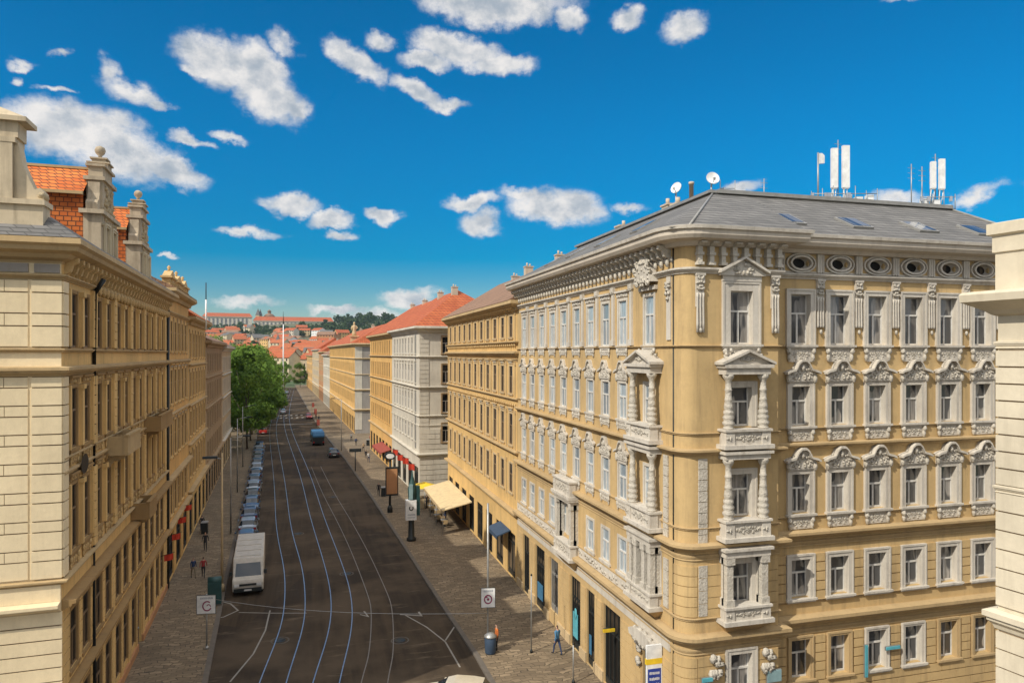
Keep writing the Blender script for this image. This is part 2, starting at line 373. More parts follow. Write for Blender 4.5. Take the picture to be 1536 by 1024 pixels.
# window prototypes: origin at sill centre, outward is -y
PC = {}
def wproto(w, h, trim='white', sash='sash', glass='paneF', tw=.2, hood=None, sill=.0, tr=.62, apron=None, rel='wrel', depth=.22, thin=False):
    if thin: depth = .03; tw = min(tw, .13)
    key = (w, h, trim, sash, glass, tw, hood, sill, tr, apron, rel, thin)
    if key in PC: return PC[key]
    parts = []
    mb = MB()
    if tw > 0 and thin:
        mb.box(-w / 2 - tw, -w / 2 + .02, -.035, .15, 0, h + tw); mb.box(w / 2 - .02, w / 2 + tw, -.035, .15, 0, h + tw); mb.box(-w / 2 + .021, w / 2 - .021, -.03, .15, h - .02, h + tw)
    elif tw > 0:
        mb.box(-w / 2 - tw, -w / 2 + .02, -.09, .31, 0, h + tw); mb.box(w / 2 - .02, w / 2 + tw, -.09, .31, 0, h + tw)
        mb.box(-w / 2 + .021, w / 2 - .021, -.085, .31, h - .02, h + tw)
        mb.box(-w / 2 - tw - .04, -w / 2 - tw + .05, -.12, 0, 0, h + tw + .03); mb.box(w / 2 + tw - .05, w / 2 + tw + .04, -.12, 0, 0, h + tw + .03)
        mb.box(-w / 2 - tw + .051, w / 2 + tw - .051, -.121, 0, h + tw - .05, h + tw + .04)
    mb.mi = 1; d = depth; b = .065
    mb.box(-w / 2, -w / 2 + b, d, d + .07, 0, h); mb.box(w / 2 - b, w / 2, d, d + .07, 0, h)
    mb.box(-w / 2 + b, w / 2 - b, d + .003, d + .07, 0, b + .02); mb.box(-w / 2 + b, w / 2 - b, d + .003, d + .07, h - b, h)
    mb.box(-w / 2 + b, w / 2 - b, d - .01, d + .065, h * tr - .04, h * tr + .04)
    mb.box(-.04, .04, d - .004, d + .06, b, h * tr - .04)
    parts.append(('window', mb.mesh('window', [trim, sash]), None))
    g = MB(); g.add([(-w / 2, d + .045, 0), (w / 2, d + .045, 0), (w / 2, d + .045, h), (-w / 2, d + .045, h)], [(0, 1, 2, 3)])
    parts.append(('pane', g.mesh('pane', glass), 0))
    if sill:
        s = MB(); s.box(-w / 2 - tw - .1, w / 2 + tw + .1, -.2, .2, -.1, -.003); s.box(-w / 2 - tw - .04, w / 2 + tw + .04, -.14, .0, -.18, -.1)
        parts.append(('sill', s.mesh('sill', trim), 0))
    W = w / 2 + tw
    if hood == 'arch':
        m = MB(); z = h + tw + .02
        pl = [(-W - .05, z), (W + .05, z), (W + .05, z + .35), (W + .2, z + .42), (W + .05, z + .5), (W * .62, z + .58), (W * .4, z + .86), (.12, z + 1.0), (-.12, z + 1.0), (-W * .4, z + .86), (-W * .62, z + .58), (-W - .05, z + .5), (-W - .2, z + .42), (-W - .05, z + .35)]
        m.prism_y(pl, -.16, .0)
        top = pl[3:13]
        for (a, b1), (c, d1) in zip(top, top[1:]):
            m.prism_y([(a, b1), (a, b1 - .1), (c, d1 - .1), (c, d1)], -.36, -.1)
        m.mi = 1; m.lumps(-W * .8, W * .8, z + .1, z + .62, -.17, 17, 3, .062)
        m.blob(-W - .02, -.14, z + .12, .11, .12, .24); m.blob(W + .02, -.14, z + .12, .11, .12, .24)
        m.blob(0, -.2, z + .62, .11, .12, .16)
        parts.append(('hood', m.mesh('hood', [trim, rel]), 0))
    if hood == 'flat':
        m = MB(); z = h + tw + .05
        m.box(-W - .04, W + .04, -.12, 0, z, z + .22); m.box(-W - .14, W + .14, -.3, 0, z + .22, z + .32)
        m.mi = 1; m.lumps(-W * .8, W * .8, z + .06, z + .16, -.12, 5, 4, .07)
        parts.append(('hood', m.mesh('hood', [trim, rel]), 0))
    if hood == 'gable':
        m = MB(); z = h + tw + .05
        m.box(-W - .05, W + .05, -.14, 0, z, z + .25)
        m.prism_y([(-W - .22, z + .25), (W + .22, z + .25), (W + .22, z + .35), (0, z + .95), (-W - .22, z + .35)], -.22, 0)
        m.prism_y([(-W - .3, z + .34), (0, z + .97), (0, z + 1.08), (-W - .3, z + .45)], -.42, 0); m.prism_y([(0, z + .97), (W + .3, z + .34), (W + .3, z + .45), (0, z + 1.08)], -.42, 0)
        m.mi = 1; m.lumps(-W * .5, W * .5, z + .3, z + .6, -.22, 6, 5, .09)
        parts.append(('hood', m.mesh('hood', [trim, rel]), 0))
    if apron:
        m = MB(); z1, z0 = -.18, -apron
        m.box(-W + .12, W - .12, -.07, 0, z0 + .06, z1); 
        for sx in (-1, 1):
            m.mi = 1; m.blob(sx * (W - .08), -.1, z1 - .12, .12, .13, .16); m.blob(sx * (W - .1), -.08, (z0 + z1) / 2 - .06, .09, .1, .22)
        m.lumps(-W * .6, W * .6, z0 + .14, z1 - .1, -.07, 13, 6, .05)
        parts.append(('apron', m.mesh('apron', [trim, rel]), 0))
    if thin:
        for nm, me, _ in parts:
            if nm in ('hood', 'apron', 'sill'):
                for v in me.vertices: v.co.y *= .55
    PC[key] = parts
    return parts
def place(parts, root, mx):
    first = None
    for nm, me, par in parts:
        if par is None: first = link(nm, me, root, mx)
        else: link(nm, me, first)
    return first
COLUMN = [(.20, 0), (.20, .08), (.15, .12), (.21, .2), (.23, .3), (.17, .4), (.2, .46), (.22, .55), (.16, .66), (.19, .7), (.185, .82), (.14, .9), (.17, .94), (.16, 1.1), (.13, 1.3), (.155, 1.34), (.125, 1.4), (.12, 1.75), (.15, 1.8), (.115, 1.85), (.11, 2.2), (.17, 2.3), (.21, 2.4), (.21, 2.5)]
def column(x, y, z, h, root, mx, k=1.0, mat='white', square=False):
    m = MB()
    if square:
        m.box(x - .2, x + .2, y - .2, y + .2, z, z + .3); m.box(x - .15, x + .15, y - .15, y + .15, z + .3, z + h - .3); m.box(x - .21, x + .21, y - .21, y + .21, z + h - .3, z + h)
    else: m.lathe([(r * k, q * h / 2.5) for r, q in COLUMN], x, y, 10, z)
    return m.build('column', 'wrel' if mat == 'white' else mat, root, mx)
def loggia(root, mx, uc, w, dep, zb, zp, zt, square=False, mid=0, ent=.35, brackets=True, colonly=False):
    """balcony slab and parapet (zb..zp), columns (zp..zt-ent), entablature to zt"""
    a, b = uc - w / 2, uc + w / 2
    m = MB(); m.box(a - .12, b + .12, -dep - .12, 0, zb - .02, zb + .16)
    for x in (a, b - .42): m.box(x, x + .42, -dep, -dep + .4, zb + .16, zp - .1)
    m.box(a + .42, b - .42, -dep + .06, -dep + .2, zb + .16, zp - .1)
    m.box(a + .05, a + .2, -dep + .4, 0, zb + .16, zp - .1); m.box(b - .2, b - .05, -dep + .4, 0, zb + .16, zp - .1)
    m.box(a - .06, b + .06, -dep - .06, 0, zp - .1, zp)
    m.mi = 1; m.lumps(a + .5, b - .5, zb + .32, zp - .25, -dep + .06, 26, 8, .062); m.lumps(a + .08, a + .34, zb + .3, zp - .25, -dep, 3, 9, .07, False); m.lumps(b - .34, b - .08, zb + .3, zp - .25, -dep, 3, 9, .07, False)
    m.build('balcony', ['white', 'wrel'], root, mx)
    if colonly is None: return
    h = zt - ent - zp
    for x in (a + .24, b - .24): column(x, -dep + .22, zp, h, root, mx, 1.15, 'white', square)
    if square: 
        for x in (a + .24, b - .24): column(x, -.12, zp, h, root, mx, 1, 'white', True)
    for i in range(mid): column(a + (b - a) * (i + 1) / (mid + 1), -dep + .2, zp, h, root, mx, .8, 'white', square)
    e = MB(); e.box(a, b, -dep, 0, zt - ent, zt - .12); e.box(a - .1, b + .1, -dep - .1, 0, zt - .12, zt)
    e.build('entablature', 'white', root, mx)
def corbel(root, mx, uc, w, dep, z, h, mat='ochrestone'):
    m = MB(); a, b = uc - w / 2, uc + w / 2
    m.add([(a, -dep, z), (b, -dep, z), (b, 0, z), (a, 0, z), (a + .5, -.05, z - h), (b - .5, -.05, z - h), (b - .5, 0, z - h), (a + .5, 0, z - h)],
          [(0, 1, 2, 3), (7, 6, 5, 4), (4, 5, 1, 0), (5, 6, 2, 1), (7, 4, 0, 3)])
    m.build('corbel', mat, root, mx)
LEDGE = lambda z, p=.35, h=.4: [(0, z), (p * .3, z), (p, z - h * .12), (p, z - h * .4), (p * .75, z - h * .45), (p * .7, z - h * .62), (p * .35, z - h * .8), (.06, z - h), (0, z - h)]
def ledge(root, path, z, p=.35, h=.4, mat='ochrestone', name='ledge'):
    m = MB(); m.sweep(path, LEDGE(z, p, h)); return m.build(name, mat, root)
# ================================================================== the corner house (right)
def corner_house():
    root = thing('corner_house', 'ochre five storey corner house with white stucco ornament, oriels and a grey hipped roof', 'building', (15.1, 28.0, 0))
    LS = 24.8; LF = 20.9
    S = fac(0, LS, -90)      # street front: u runs towards the viewer
    FR = fac(4.75, 0, 0)     # cross street front
    BY = fac(.7, -.8, 0)     # projecting corner bay
    wy = [51.0, 48.9, 46.7, 44.4, 42.2, 39.9, 37.7, 35.5, 33.3]
    us = [52.8 - y for y in wy]; uo = 52.8 - 30.3
    fx = [21.6 + 2.14 * i - 15.1 - 4.75 for i in range(7)]
    ub = 2.15
    ops = []; wins = []
    def w(F_, lst, u, z, ww, h, **k):
        lst.append((u - ww / 2, u + ww / 2, z, z + h)); wins.append((wproto(ww, h, **k), F_ @ T(u, 0, z)))
    so, fo, bo = [], [], []
    for u in us:
        w(S, so, u, 18.4, 1.0, 2.3, glass='paneS', thin=True, hood='flat', sill=1, apron=.55)
        w(S, so, u, 14.65, .95, 1.85, glass='paneS', thin=True, hood='arch', sill=1, apron=.55)
        w(S, so, u, 10.55, .95, 1.85, glass='paneS', thin=True, hood='arch', sill=1, apron=.55)
        if not 10.4 < u < 13.1: w(S, so, u, 6.8, 1.0, 1.75, glass='paneS', thin=True, sill=1)
    for k in (-.9, 0, .9): w(S, so, 11.75 + k, 6.75, .6, 1.85, glass='paneS', thin=True, tw=.1)
    w(S, so, uo, 18.4, 1.0, 2.3, glass='paneS', thin=True, sill=1, apron=.55)
    for z, h in ((14.75, 1.8), (10.8, 1.9)): w(S, so, uo, z, 1.0, h, glass='paneS', thin=True, tw=.13)
    for k in (-.85, 0, .85): w(S, so, uo + k, 7.1, .6, 1.85, glass='paneS', thin=True, tw=.1)
    for u in fx:
        w(FR, fo, u, 18.4, 1.1, 2.35, hood=None, sill=1, apron=.85)
        w(FR, fo, u, 14.65, 1.0, 1.85, hood='arch', sill=1, apron=.75)
        w(FR, fo, u, 10.6, 1.0, 1.85, hood='arch', sill=1, apron=.75)
        w(FR, fo, u, 6.7, 1.05, 1.8, sill=1)
    for i, u in enumerate(fx):
        w(FR, fo, u, 2.95, 1.05, 1.85, trim='white' if i in (2, 3) else 'ochrestone', tw=.13, sill=1)
    w(BY, bo, ub, 18.4, 1.15, 2.35, hood='gable', sill=1, apron=.7, tw=.34)
    for z, h in ((14.8, 1.75), (10.85, 1.9)): w(BY, bo, ub, z, 1.05, h, tw=.2)
    w(BY, bo, ub, 7.05, 1.05, 1.8, tw=.25)
    w(BY, bo, ub, 2.9, 1.1, 2.0, tw=.2)
    # shop openings
    shops = [(49.7, 51.3), (46.1, 48.2), (43.3, 45.0), (39.3, 41.0), (37.1, 38.3), (33.6, 35.8), (29.6, 31.0)]
    for i, (y0, y1) in enumerate(shops): so.append((52.8 - y1, 52.8 - y0, 1.0 if i == 2 else .15, 4.45))
    ov = [(u - .42, u + .42, 21.86, 22.5) for u in fx]
    # walls
    m = MB(S); wall(m, LS - .05, 0, 23.0, so); m.M = FR; wall(m, LF - 4.75, 0, 23.0, fo + ov)
    m.M = BY; wall(m, 4.05, 0, 23.0, bo)
    m.M = Matrix.Identity(4)
    arc = [(.7 - .7 * math.sin(a), -.1 - .7 * math.cos(a)) for a in [math.pi / 2 * (1 - k / 8) for k in range(9)]]  # (0,-.1) -> (.7,-.8)
    m.smooth = True
    vs = [(x, y, z) for x, y in arc for z in (0, 23.0)]
    m.add(vs, [(2 * i, 2 * i + 2, 2 * i + 3, 2 * i + 1) for i in range(8)]); m.smooth = False
    m.add([(4.75, -.8, 0), (4.75, 0, 0), (4.75, 0, 23), (4.75, -.8, 23)], [(0, 1, 2, 3)])
    m.add([(LF, 0, 0), (LF, LS, 0), (LF, LS, 23), (LF, 0, 23)], [(0, 1, 2, 3)]); m.add([(LF, LS, 0), (0, LS, 0), (0, LS, 23), (LF, LS, 23)], [(0, 1, 2, 3)])
    m.add([(0, .0, 0), (0, -.1, 0), (0, -.1, 23), (0, 0.05, 23)], [(0, 1, 2, 3)])
    wl = m.build('wall', 'ochre', root)
    for p, mx in wins: place(p, root, mx)
    # rusticated lower storeys
    m = MB(FR); courses(m, .02, LF - 4.75, 6.55, 8.75, .44, fo, .07, .06); courses(m, .02, LF - 4.75, 1.1, 4.95, .44, fo, .07, .06)
    m.M = BY; courses(m, .02, 4.03, 6.5, 8.9, .44, bo, .05, pad=.4); courses(m, .02, 4.03, .9, 4.95, .44, bo, .05)
    m.M = Matrix.Identity(4)
    for z0, z1, n_ in ((6.68, 8.88, 5), (.95, 4.95, 9)):
        for k in range(n_):
            a = z0 + (z1 - z0) * k / n_; b = z0 + (z1 - z0) * (k + 1) / n_ - .04; m.sweep(arc, [(-.01, b), (.045, b), (.045, a), (-.01, a)])
    m.M = S; courses(m, .02, 24.7, .9, 4.4, .44, so, .04, pad=.12)
    absorb(wl, m, 'ochre')
    m = MB(S); 
    for a, b in zip([0] + [x[1] for x in sorted(so) if x[2] < 1.1], [x[0] for x in sorted(so) if x[2] < 1.1] + [24.7]):
        if b - a > .1: m.box(a, b, -.09, 0, 0, .7)
    m.M = FR; m.box(.01, LF - 4.75, -.16, 0, 0, 1.0); m.M = BY; m.box(0, 4.05, -.16, 0, 0, .85)
    m.build('plinth', 'sand', root)
    # ledges all round
    def path(j):
        p = [(0, LS)]
        if j: p += [(0, 3.65), (-j, 3.65), (-j, 1.05), (0, 1.05)]
        p += arc
        if j: p += [(1.45, -.8), (1.45, -.8 - j), (4.15, -.8 - j), (4.15, -.8)]
        return p + [(4.75, -.8), (4.75, 0), (LF, 0)]
    ledge(root, path(0), 5.95, .42, .55); ledge(root, path(0), 9.85, .42, .4); ledge(root, path(0), 13.9, .3, .3)
    ledge(root, path(0), 6.62, .1, .12); ledge(root, path(0), 10.5, .09, .1); ledge(root, path(0), 14.58, .09, .1); ledge(root, path(0), 18.36, .12, .1)
    ledge(root, path(0), 21.72, .22, .28, 'white')
    for z in (9.35, 5.3): ledge(root, path(0), z, .08, .25, 'ochrestone')
    # eave cornice
    m = MB(); m.sweep(path(0), [(0, 23.35), (.9, 23.35), (.95, 23.3), (.95, 23.0), (.85, 22.85), (.35, 22.78), (.25, 22.62), (0, 22.6)]); cn = m.build('cornice', 'eave', root)
    m = MB(); m.sweep(path(0), [(.93, 23.2), (1.05, 23.22), (1.08, 23.36), (.9, 23.4)]); m.build('gutter', 'white', root)
    # bracket frieze under the eave
    m = MB(S)
    n = 44
    for i in range(n):
        u = .3 + i * (LS - .6) / (n - 1)
        m.prism_x([(0, 22.75), (-.6, 22.75), (-.62, 22.6), (-.4, 22.5), (-.32, 22.28), (-.1, 22.2), (0, 22.0)], u - .1, u + .1)
        m.blob(u, -.12, 21.98, .11, .12, .18, 5); m.blob(u + .27, -.05, 22.12, .1, .08, .12, 5)
    m.M = BY
    for i in range(8):
        u = .05 + i * 3.95 / 7
        for zz, hh, ww in ((21.8, .12, .15), (21.92, .3, .1), (22.22, .12, .15), (22.34, .3, .11)): m.box(u - ww, u + ww, -.22 if ww < .12 else -.28, 0, zz, zz + hh)
        m.prism_x([(0, 22.78), (-.55, 22.78), (-.55, 22.7), (-.25, 22.6), (0, 22.6)], u - .14, u + .14)
    absorb(cn, m, 'wrel')
    # oval attic windows
    for i, u in enumerate(fx):
        m = MB(FR @ T(u, 0, 22.18)); K = 28
        def ring(a, b, y): return [(a * math.cos(t), y, b * math.sin(t)) for t in [2 * math.pi * k / K for k in range(K)]]
        for (a, b, y0, y1, wd) in ((.80, .46, -.13, 0, .07), (.6, .36, -.17, 0, .09)):
            r0 = ring(a, b, y1); r1 = ring(a, b, y0); r2 = ring(a - wd, b - wd, y0); r3 = ring(a - wd, b - wd, y1 + .1)
            for p, q in ((r0, r1), (r1, r2), (r2, r3)):
                m.add(p + q, [(k, (k + 1) % K, K + (k + 1) % K, K + k) for k in range(K)])
        r3 = ring(.52, .29, -.02); rr = ring(.40, .23, .2)
        m.add(r3 + rr, [(k, (k + 1) % K, K + (k + 1) % K, K + k) for k in range(K)])
        def rect(t):
            c, s_ = math.cos(t), math.sin(t); k = min(.5 / max(abs(c), 1e-6), .36 / max(abs(s_), 1e-6)); return (c * k, -.015, s_ * k)
        rc = [rect(2 * math.pi * k / K) for k in range(K)]
        m.add(r3 + rc, [(k, (k + 1) % K, K + (k + 1) % K, K + k) for k in range(K)])
        m.box(-1.05, -.98, -.1, 0, -.4, .42); m.box(.98, 1.05, -.1, 0, -.4, .42)
        o = m.build('oval_window', 'white', root)
        g = MB(FR @ T(u, 0, 22.18)); g.add(ring(.41, .24, .19), [tuple(range(K))]); g.build('pane', 'paneD', o)
    m = MB(FR); m.box(.02, LF - 4.76, -.035, 0, 21.74, 21.8); 
    for a in [fx[0] - 1.07] + [u + 1.07 for u in fx]:
        for k in (-.14, 0, .14): m.box(a + k - .04, a + k + .04, -.12, 0, 21.74, 22.6)
    m.build('frieze', 'white', root)
    # pilasters between the top windows
    def pil(mx, u, long=False):
        m = MB(mx @ T(u, 0, 0)); m.box(-.2, .2, -.13, 0, 21.0, 21.42); m.box(-.22, .22, -.17, 0, 21.35, 21.45)
        for k in (-.14, 0, .14): m.lathe([(.055, 18.9 if long else 19.2), (.06, 19.3), (.045, 20.4), (.06, 20.6)], k, -.08, 6)
        m.box(-.2, .2, -.05, 0, 20.0, 21.0)
        m.mi = 1; m.lumps(-.17, .17, 20.75, 21.35, -.13, 10, 3, .065); m.blob(0, -.1, 19.0, .08, .07, .12)
        m.build('pilaster', ['white', 'wrel'], root)
    for u in [x + 1.07 for x in fx[:-1]]: pil(FR, u)
    for u in (.12, 3.85): pil(BY, u, True)
    for u in [x + 1.1 for x in us]:
        m = MB(S @ T(u, 0, 0)); m.box(-.14, .14, -.1, 0, 18.5, 21.3); m.box(-.2, .2, -.16, 0, 21.2, 21.44); m.box(-.2, .2, -.14, 0, 18.4, 18.7)
        m.mi = 1; m.lumps(-.15, .15, 20.9, 21.3, -.1, 3, 2, .09); m.build('pilaster', ['white', 'wrel'], root)
    # ornament over the top street window and its drop
    m = MB(S @ T(uo, 0, 0)); m.box(-.85, .85, -.16, 0, 20.95, 21.15); m.prism_y([(-.9, 21.3), (.9, 21.3), (.5, 22.2), (0, 22.55), (-.5, 22.2)], -.4, 0)
    m.mi = 1; m.lumps(-.75, .75, 21.1, 22.3, -.38, 30, 5, .1); m.build('cartouche', ['white', 'wrel'], root)
    m = MB(S @ T(24.45, 0, 0)); m.box(-.18, .18, -.06, 0, 18.6, 21.4); m.mi = 1; m.lumps(-.16, .16, 20.2, 21.3, -.1, 8, 6, .1); m.build('pilaster', ['white', 'wrel'], root)
    # oriels: street side and corner bay
    for mx, uc, ww in ((S, uo, 2.5), (BY, ub, 2.2)):
        dep = .6
        loggia(root, mx, uc, ww, dep, 13.92, 14.75, 17.5, ent=.4)
        loggia(root, mx, uc, ww, dep, 9.95, 10.85, 13.8, ent=.35)
        loggia(root, mx, uc, ww, dep, 6.4, 7.15, 9.65, square=True, ent=.4, mid=(2 if mx is S else 0))
        corbel(root, mx, uc, ww + .2, dep + .1, 6.38, .55)
        m = MB(mx @ T(uc, 0, 0)); W = ww / 2
        m.prism_y([(-W - .02, 17.5), (W + .02, 17.5), (W + .05, 17.6), (0, 18.08), (-W - .05, 17.6)], -dep + .1, 0)
        m.prism_y([(-W - .2, 17.52), (0, 18.06), (0, 18.17), (-W - .2, 17.63)], -dep - .12, 0); m.prism_y([(0, 18.06), (W + .2, 17.52), (W + .2, 17.63), (0, 18.17)], -dep - .12, 0)
        m.box(-W - .15, W + .15, -dep - .08, 0, 17.47, 17.53)
        m.mi = 1; m.lumps(-W * .4, W * .4, 17.6, 17.85, -dep + .09, 7, 12, .07)
        m.lumps(W * .35, W * .9, 17.7, 18.2, -.2, 7, 3, .09, False); m.lumps(-W * .9, -W * .35, 17.7, 18.2, -.2, 7, 3, .09, False)
        m.build('pediment', ['white', 'wrel'], root)
    # mid-street balconies
    loggia(root, S, 11.75, 3.0, .6, 9.3, 10.35, 0, colonly=None); loggia(root, S, 11.75, 3.0, .55, 5.6, 6.55, 9.28, square=True, ent=.3)
    corbel(root, S, 11.75, 3.1, .6, 5.58, .7)
    # relief band over the shops, aprons of the fourth storey
    m = MB(S); m.box(.1, 10.0, -.06, 0, 5.98, 6.5); m.box(13.4, 20.9, -.06, 0, 5.98, 6.5); m.box(.1, 24.6, -.07, 0, 4.85, 5.3)
    m.mi = 1
    q = random.Random(3)
    for i in range(150):
        u = q.uniform(.2, 20.8)
        if 10 < u < 13.4: continue
        m.blob(u, -.06, q.uniform(6.1, 6.4), q.uniform(.06, .14), .06, q.uniform(.06, .12), 5)
    m.build('relief_band', ['white', 'wrel'], root)
    # white strips on the rounded corner
    m = MB()
    for (x, y, dx, dy) in ((-.07, .4, .06, .42), (.75, -.87, .42, .06)):
        for z0, z1 in ((9.75, 13.5), (6.7, 8.9)):
            k = int((z1 - z0) / .45)
            for i in range(k): zz = z0 + i * (z1 - z0) / k; m.box(x, x + dx, y, y + dy, zz, zz + (z1 - z0) / k - .03)
    m.build('quoin_strip', 'wrel', root)
    # downpipe
    m = MB(); m.tube([(4.95, -.35, .2), (4.95, -.35, 22.5), (4.95, -.8, 22.95)], .09, 8); m.build('downpipe', 'dark', root)
    m = MB(); m.tube([(.02, -.05, .2), (-.03, -.05, 22.6)], .035, 6); m.build('downpipe', 'dark', root)
    # shopfronts
    for i, (y0, y1) in enumerate(shops):
        u0, u1 = 52.8 - y1, 52.8 - y0; zb = 1.0 if i == 2 else .15; wd = u1 - u0
        m = MB(S @ T((u0 + u1) / 2, 0, zb)); h = 4.45 - zb; a = wd / 2
        m.box(-a, -a + .1, .12, .22, 0, h); m.box(a - .1, a, .12, .22, 0, h); m.box(-a + .1, a - .1, .121, .22, h - .1, h); m.box(-a + .1, a - .1, .1, .22, 0, .35); m.box(-a + .1, a - .1, .11, .21, h * .68, h * .68 + .12)
        k = 4 if wd > 1.6 else 3
        for j in range(1, k): m.box(-a + wd * j / k - .03, -a + wd * j / k + .03, .13, .2, .35, h - .1)
        o = m.build('door' if i == 6 else 'shopfront', 'dark' if i != 2 else 'lead', root)
        g = MB(S @ T((u0 + u1) / 2, 0, zb)); g.add([(-a, .2, 0), (a, .2, 0), (a, .2, h), (-a, .2, h)], [(0, 1, 2, 3)]); g.build('pane', 'paneD', o)
        if i in (1, 3, 4):
            g = MB(S @ T((u0 + u1) / 2, 0, zb)); g.box(-a + .2, a - .7, .09, .12, .6, 1.7 if i != 3 else 2.1)
            if i == 3: g.blob(-.15, .08, 2.1, .25, .04, .35)
            g.build('poster', 'postb' if i != 3 else 'cyan', o)
    m = MB(S @ T(uo, 0, 0)); m.prism_y([(-1.2, 4.5), (1.2, 4.5), (1.3, 4.75), (.5, 5.0), (-.5, 5.0), (-1.3, 4.75)], -.5, 0); m.mi = 1; m.lumps(-1.1, 1.1, 4.3, 4.9, -.35, 14, 5, .17)
    m.lumps(-.98, -.8, 3.0, 4.2, -.15, 10, 5, .15, False); m.lumps(.8, .98, 3.0, 4.2, -.15, 10, 5, .15, False); m.build('portal_ornament', ['white', 'wrel'], root)
    m = MB(BY @ T(ub, 0, 0)); m.lumps(1.05, 1.55, 4.0, 4.9, -.15, 12, 5, .16, False); m.lumps(-1.55, -1.05, 4.0, 4.9, -.15, 12, 5, .16, False); m.build('carved_bracket', 'wrel', root)
    # roof
    LE = LF + .9; RI = 20.6
    e = [(-.95, LS, 23.3), (-.95, -.45, 23.3), (-.75, -1.2, 23.3), (-.2, -1.62, 23.3), (.6, -1.75, 23.3), (5.7, -1.75, 23.3), (5.7, -.95, 23.3), (LE, -.95, 23.3), (LE, LS, 23.3)]
    t = [(5, LS, 26.4), (5, 5, 26.4), (5, 5, 26.4), (5, 5, 26.4), (5, 5, 26.4), (7, 5, 26.4), (7.4, 5, 26.4), (RI, 5, 26.4), (RI, LS, 26.4)]
    m = MB(); m.add(e + t, [(i, i + 1, 10 + i, 9 + i) for i in range(8)] + [(9, 10, 16, 17)])
    m.add([(x, y, z - .08) for x, y, z in e], [tuple(range(8, -1, -1))])
    rf = m.build('roof', 'slate', root)
    m = MB(); m.tube([(5, LS, 26.42), (5, 5, 26.42), (RI, 5, 26.42)], .1, 6); m.tube([(5, 5, 26.42), (-.1, -1.6, 23.36)], .06, 5); m.tube([(RI, 5, 26.42), (LE, -.95, 23.38)], .08, 5)
    m.box(4.7, 5.1, 4.8, LS, 26.4, 26.55); m.box(5.2, RI, 4.75, 5.3, 26.4, 26.6); m.build('ridge_flashing', 'lead', rf)
    def onroof(px, py_, side):   # point of the front or street slope seen at a pixel
        if side == 'F': n0, d = (Vector((0, -3.1, 5.95))), Vector((15.1, 27.05, 23.3))
        else: n0, d = (Vector((-3.1, 0, 5.95))), Vector((14.15, 28, 23.3))
        v = Vector((*ray(px, 1), (HZ - py_) / F)); o = Vector((0, 0, H)); k = (d - o).dot(n0) / v.dot(n0); return o + v * k
    an = math.atan2(3.1, 5.95)
    for px, py_ in ((1180, 330), (1280, 336), (1378, 342), (1464, 347)):
        p = onroof(px, py_, 'F') - Vector((15.1, 28, 0))
        m = MB(); m.box(-.6, .6, -.75, .75, 0, .1); m.mi = 1; m.box(-.5, .5, -.63, .65, .1, .12)
        m.build('skylight', ['lead', 'paneF'], rf, Matrix.Translation(p) @ Matrix.Rotation(an, 4, 'X'))
    for y in (6, 11, 16, 20.5):
        m = MB(); m.box(-.75, .75, -.45, .45, 0, .1); m.mi = 1; m.box(-.63, .63, -.36, .36, .1, .12)
        m.build('skylight', ['lead', 'paneF'], rf, Matrix.Translation((1.6, y, 23.3 + 2.55 * 3.1 / 5.95)) @ Matrix.Rotation(-an, 4, 'Y'))
    for x, y, hh, ww in ((5.5, 9.6, .45, .5), (5.4, 10.7, .6, .4), (5.6, 17.5, .5, .9), (8, 19, .8, .9)):
        m = MB(); m.box(x - ww / 2, x + ww / 2, y - .4, y + .4, 26.3, 26.3 + hh); m.box(x - ww / 2 - .07, x + ww / 2 + .07, y - .47, y + .47, 26.3 + hh, 26.4 + hh)
        m.tube([(x, y, 26.4 + hh), (x, y, 26.75 + hh)], .12, 8); m.build('chimney', 'chim', rf)
    return root
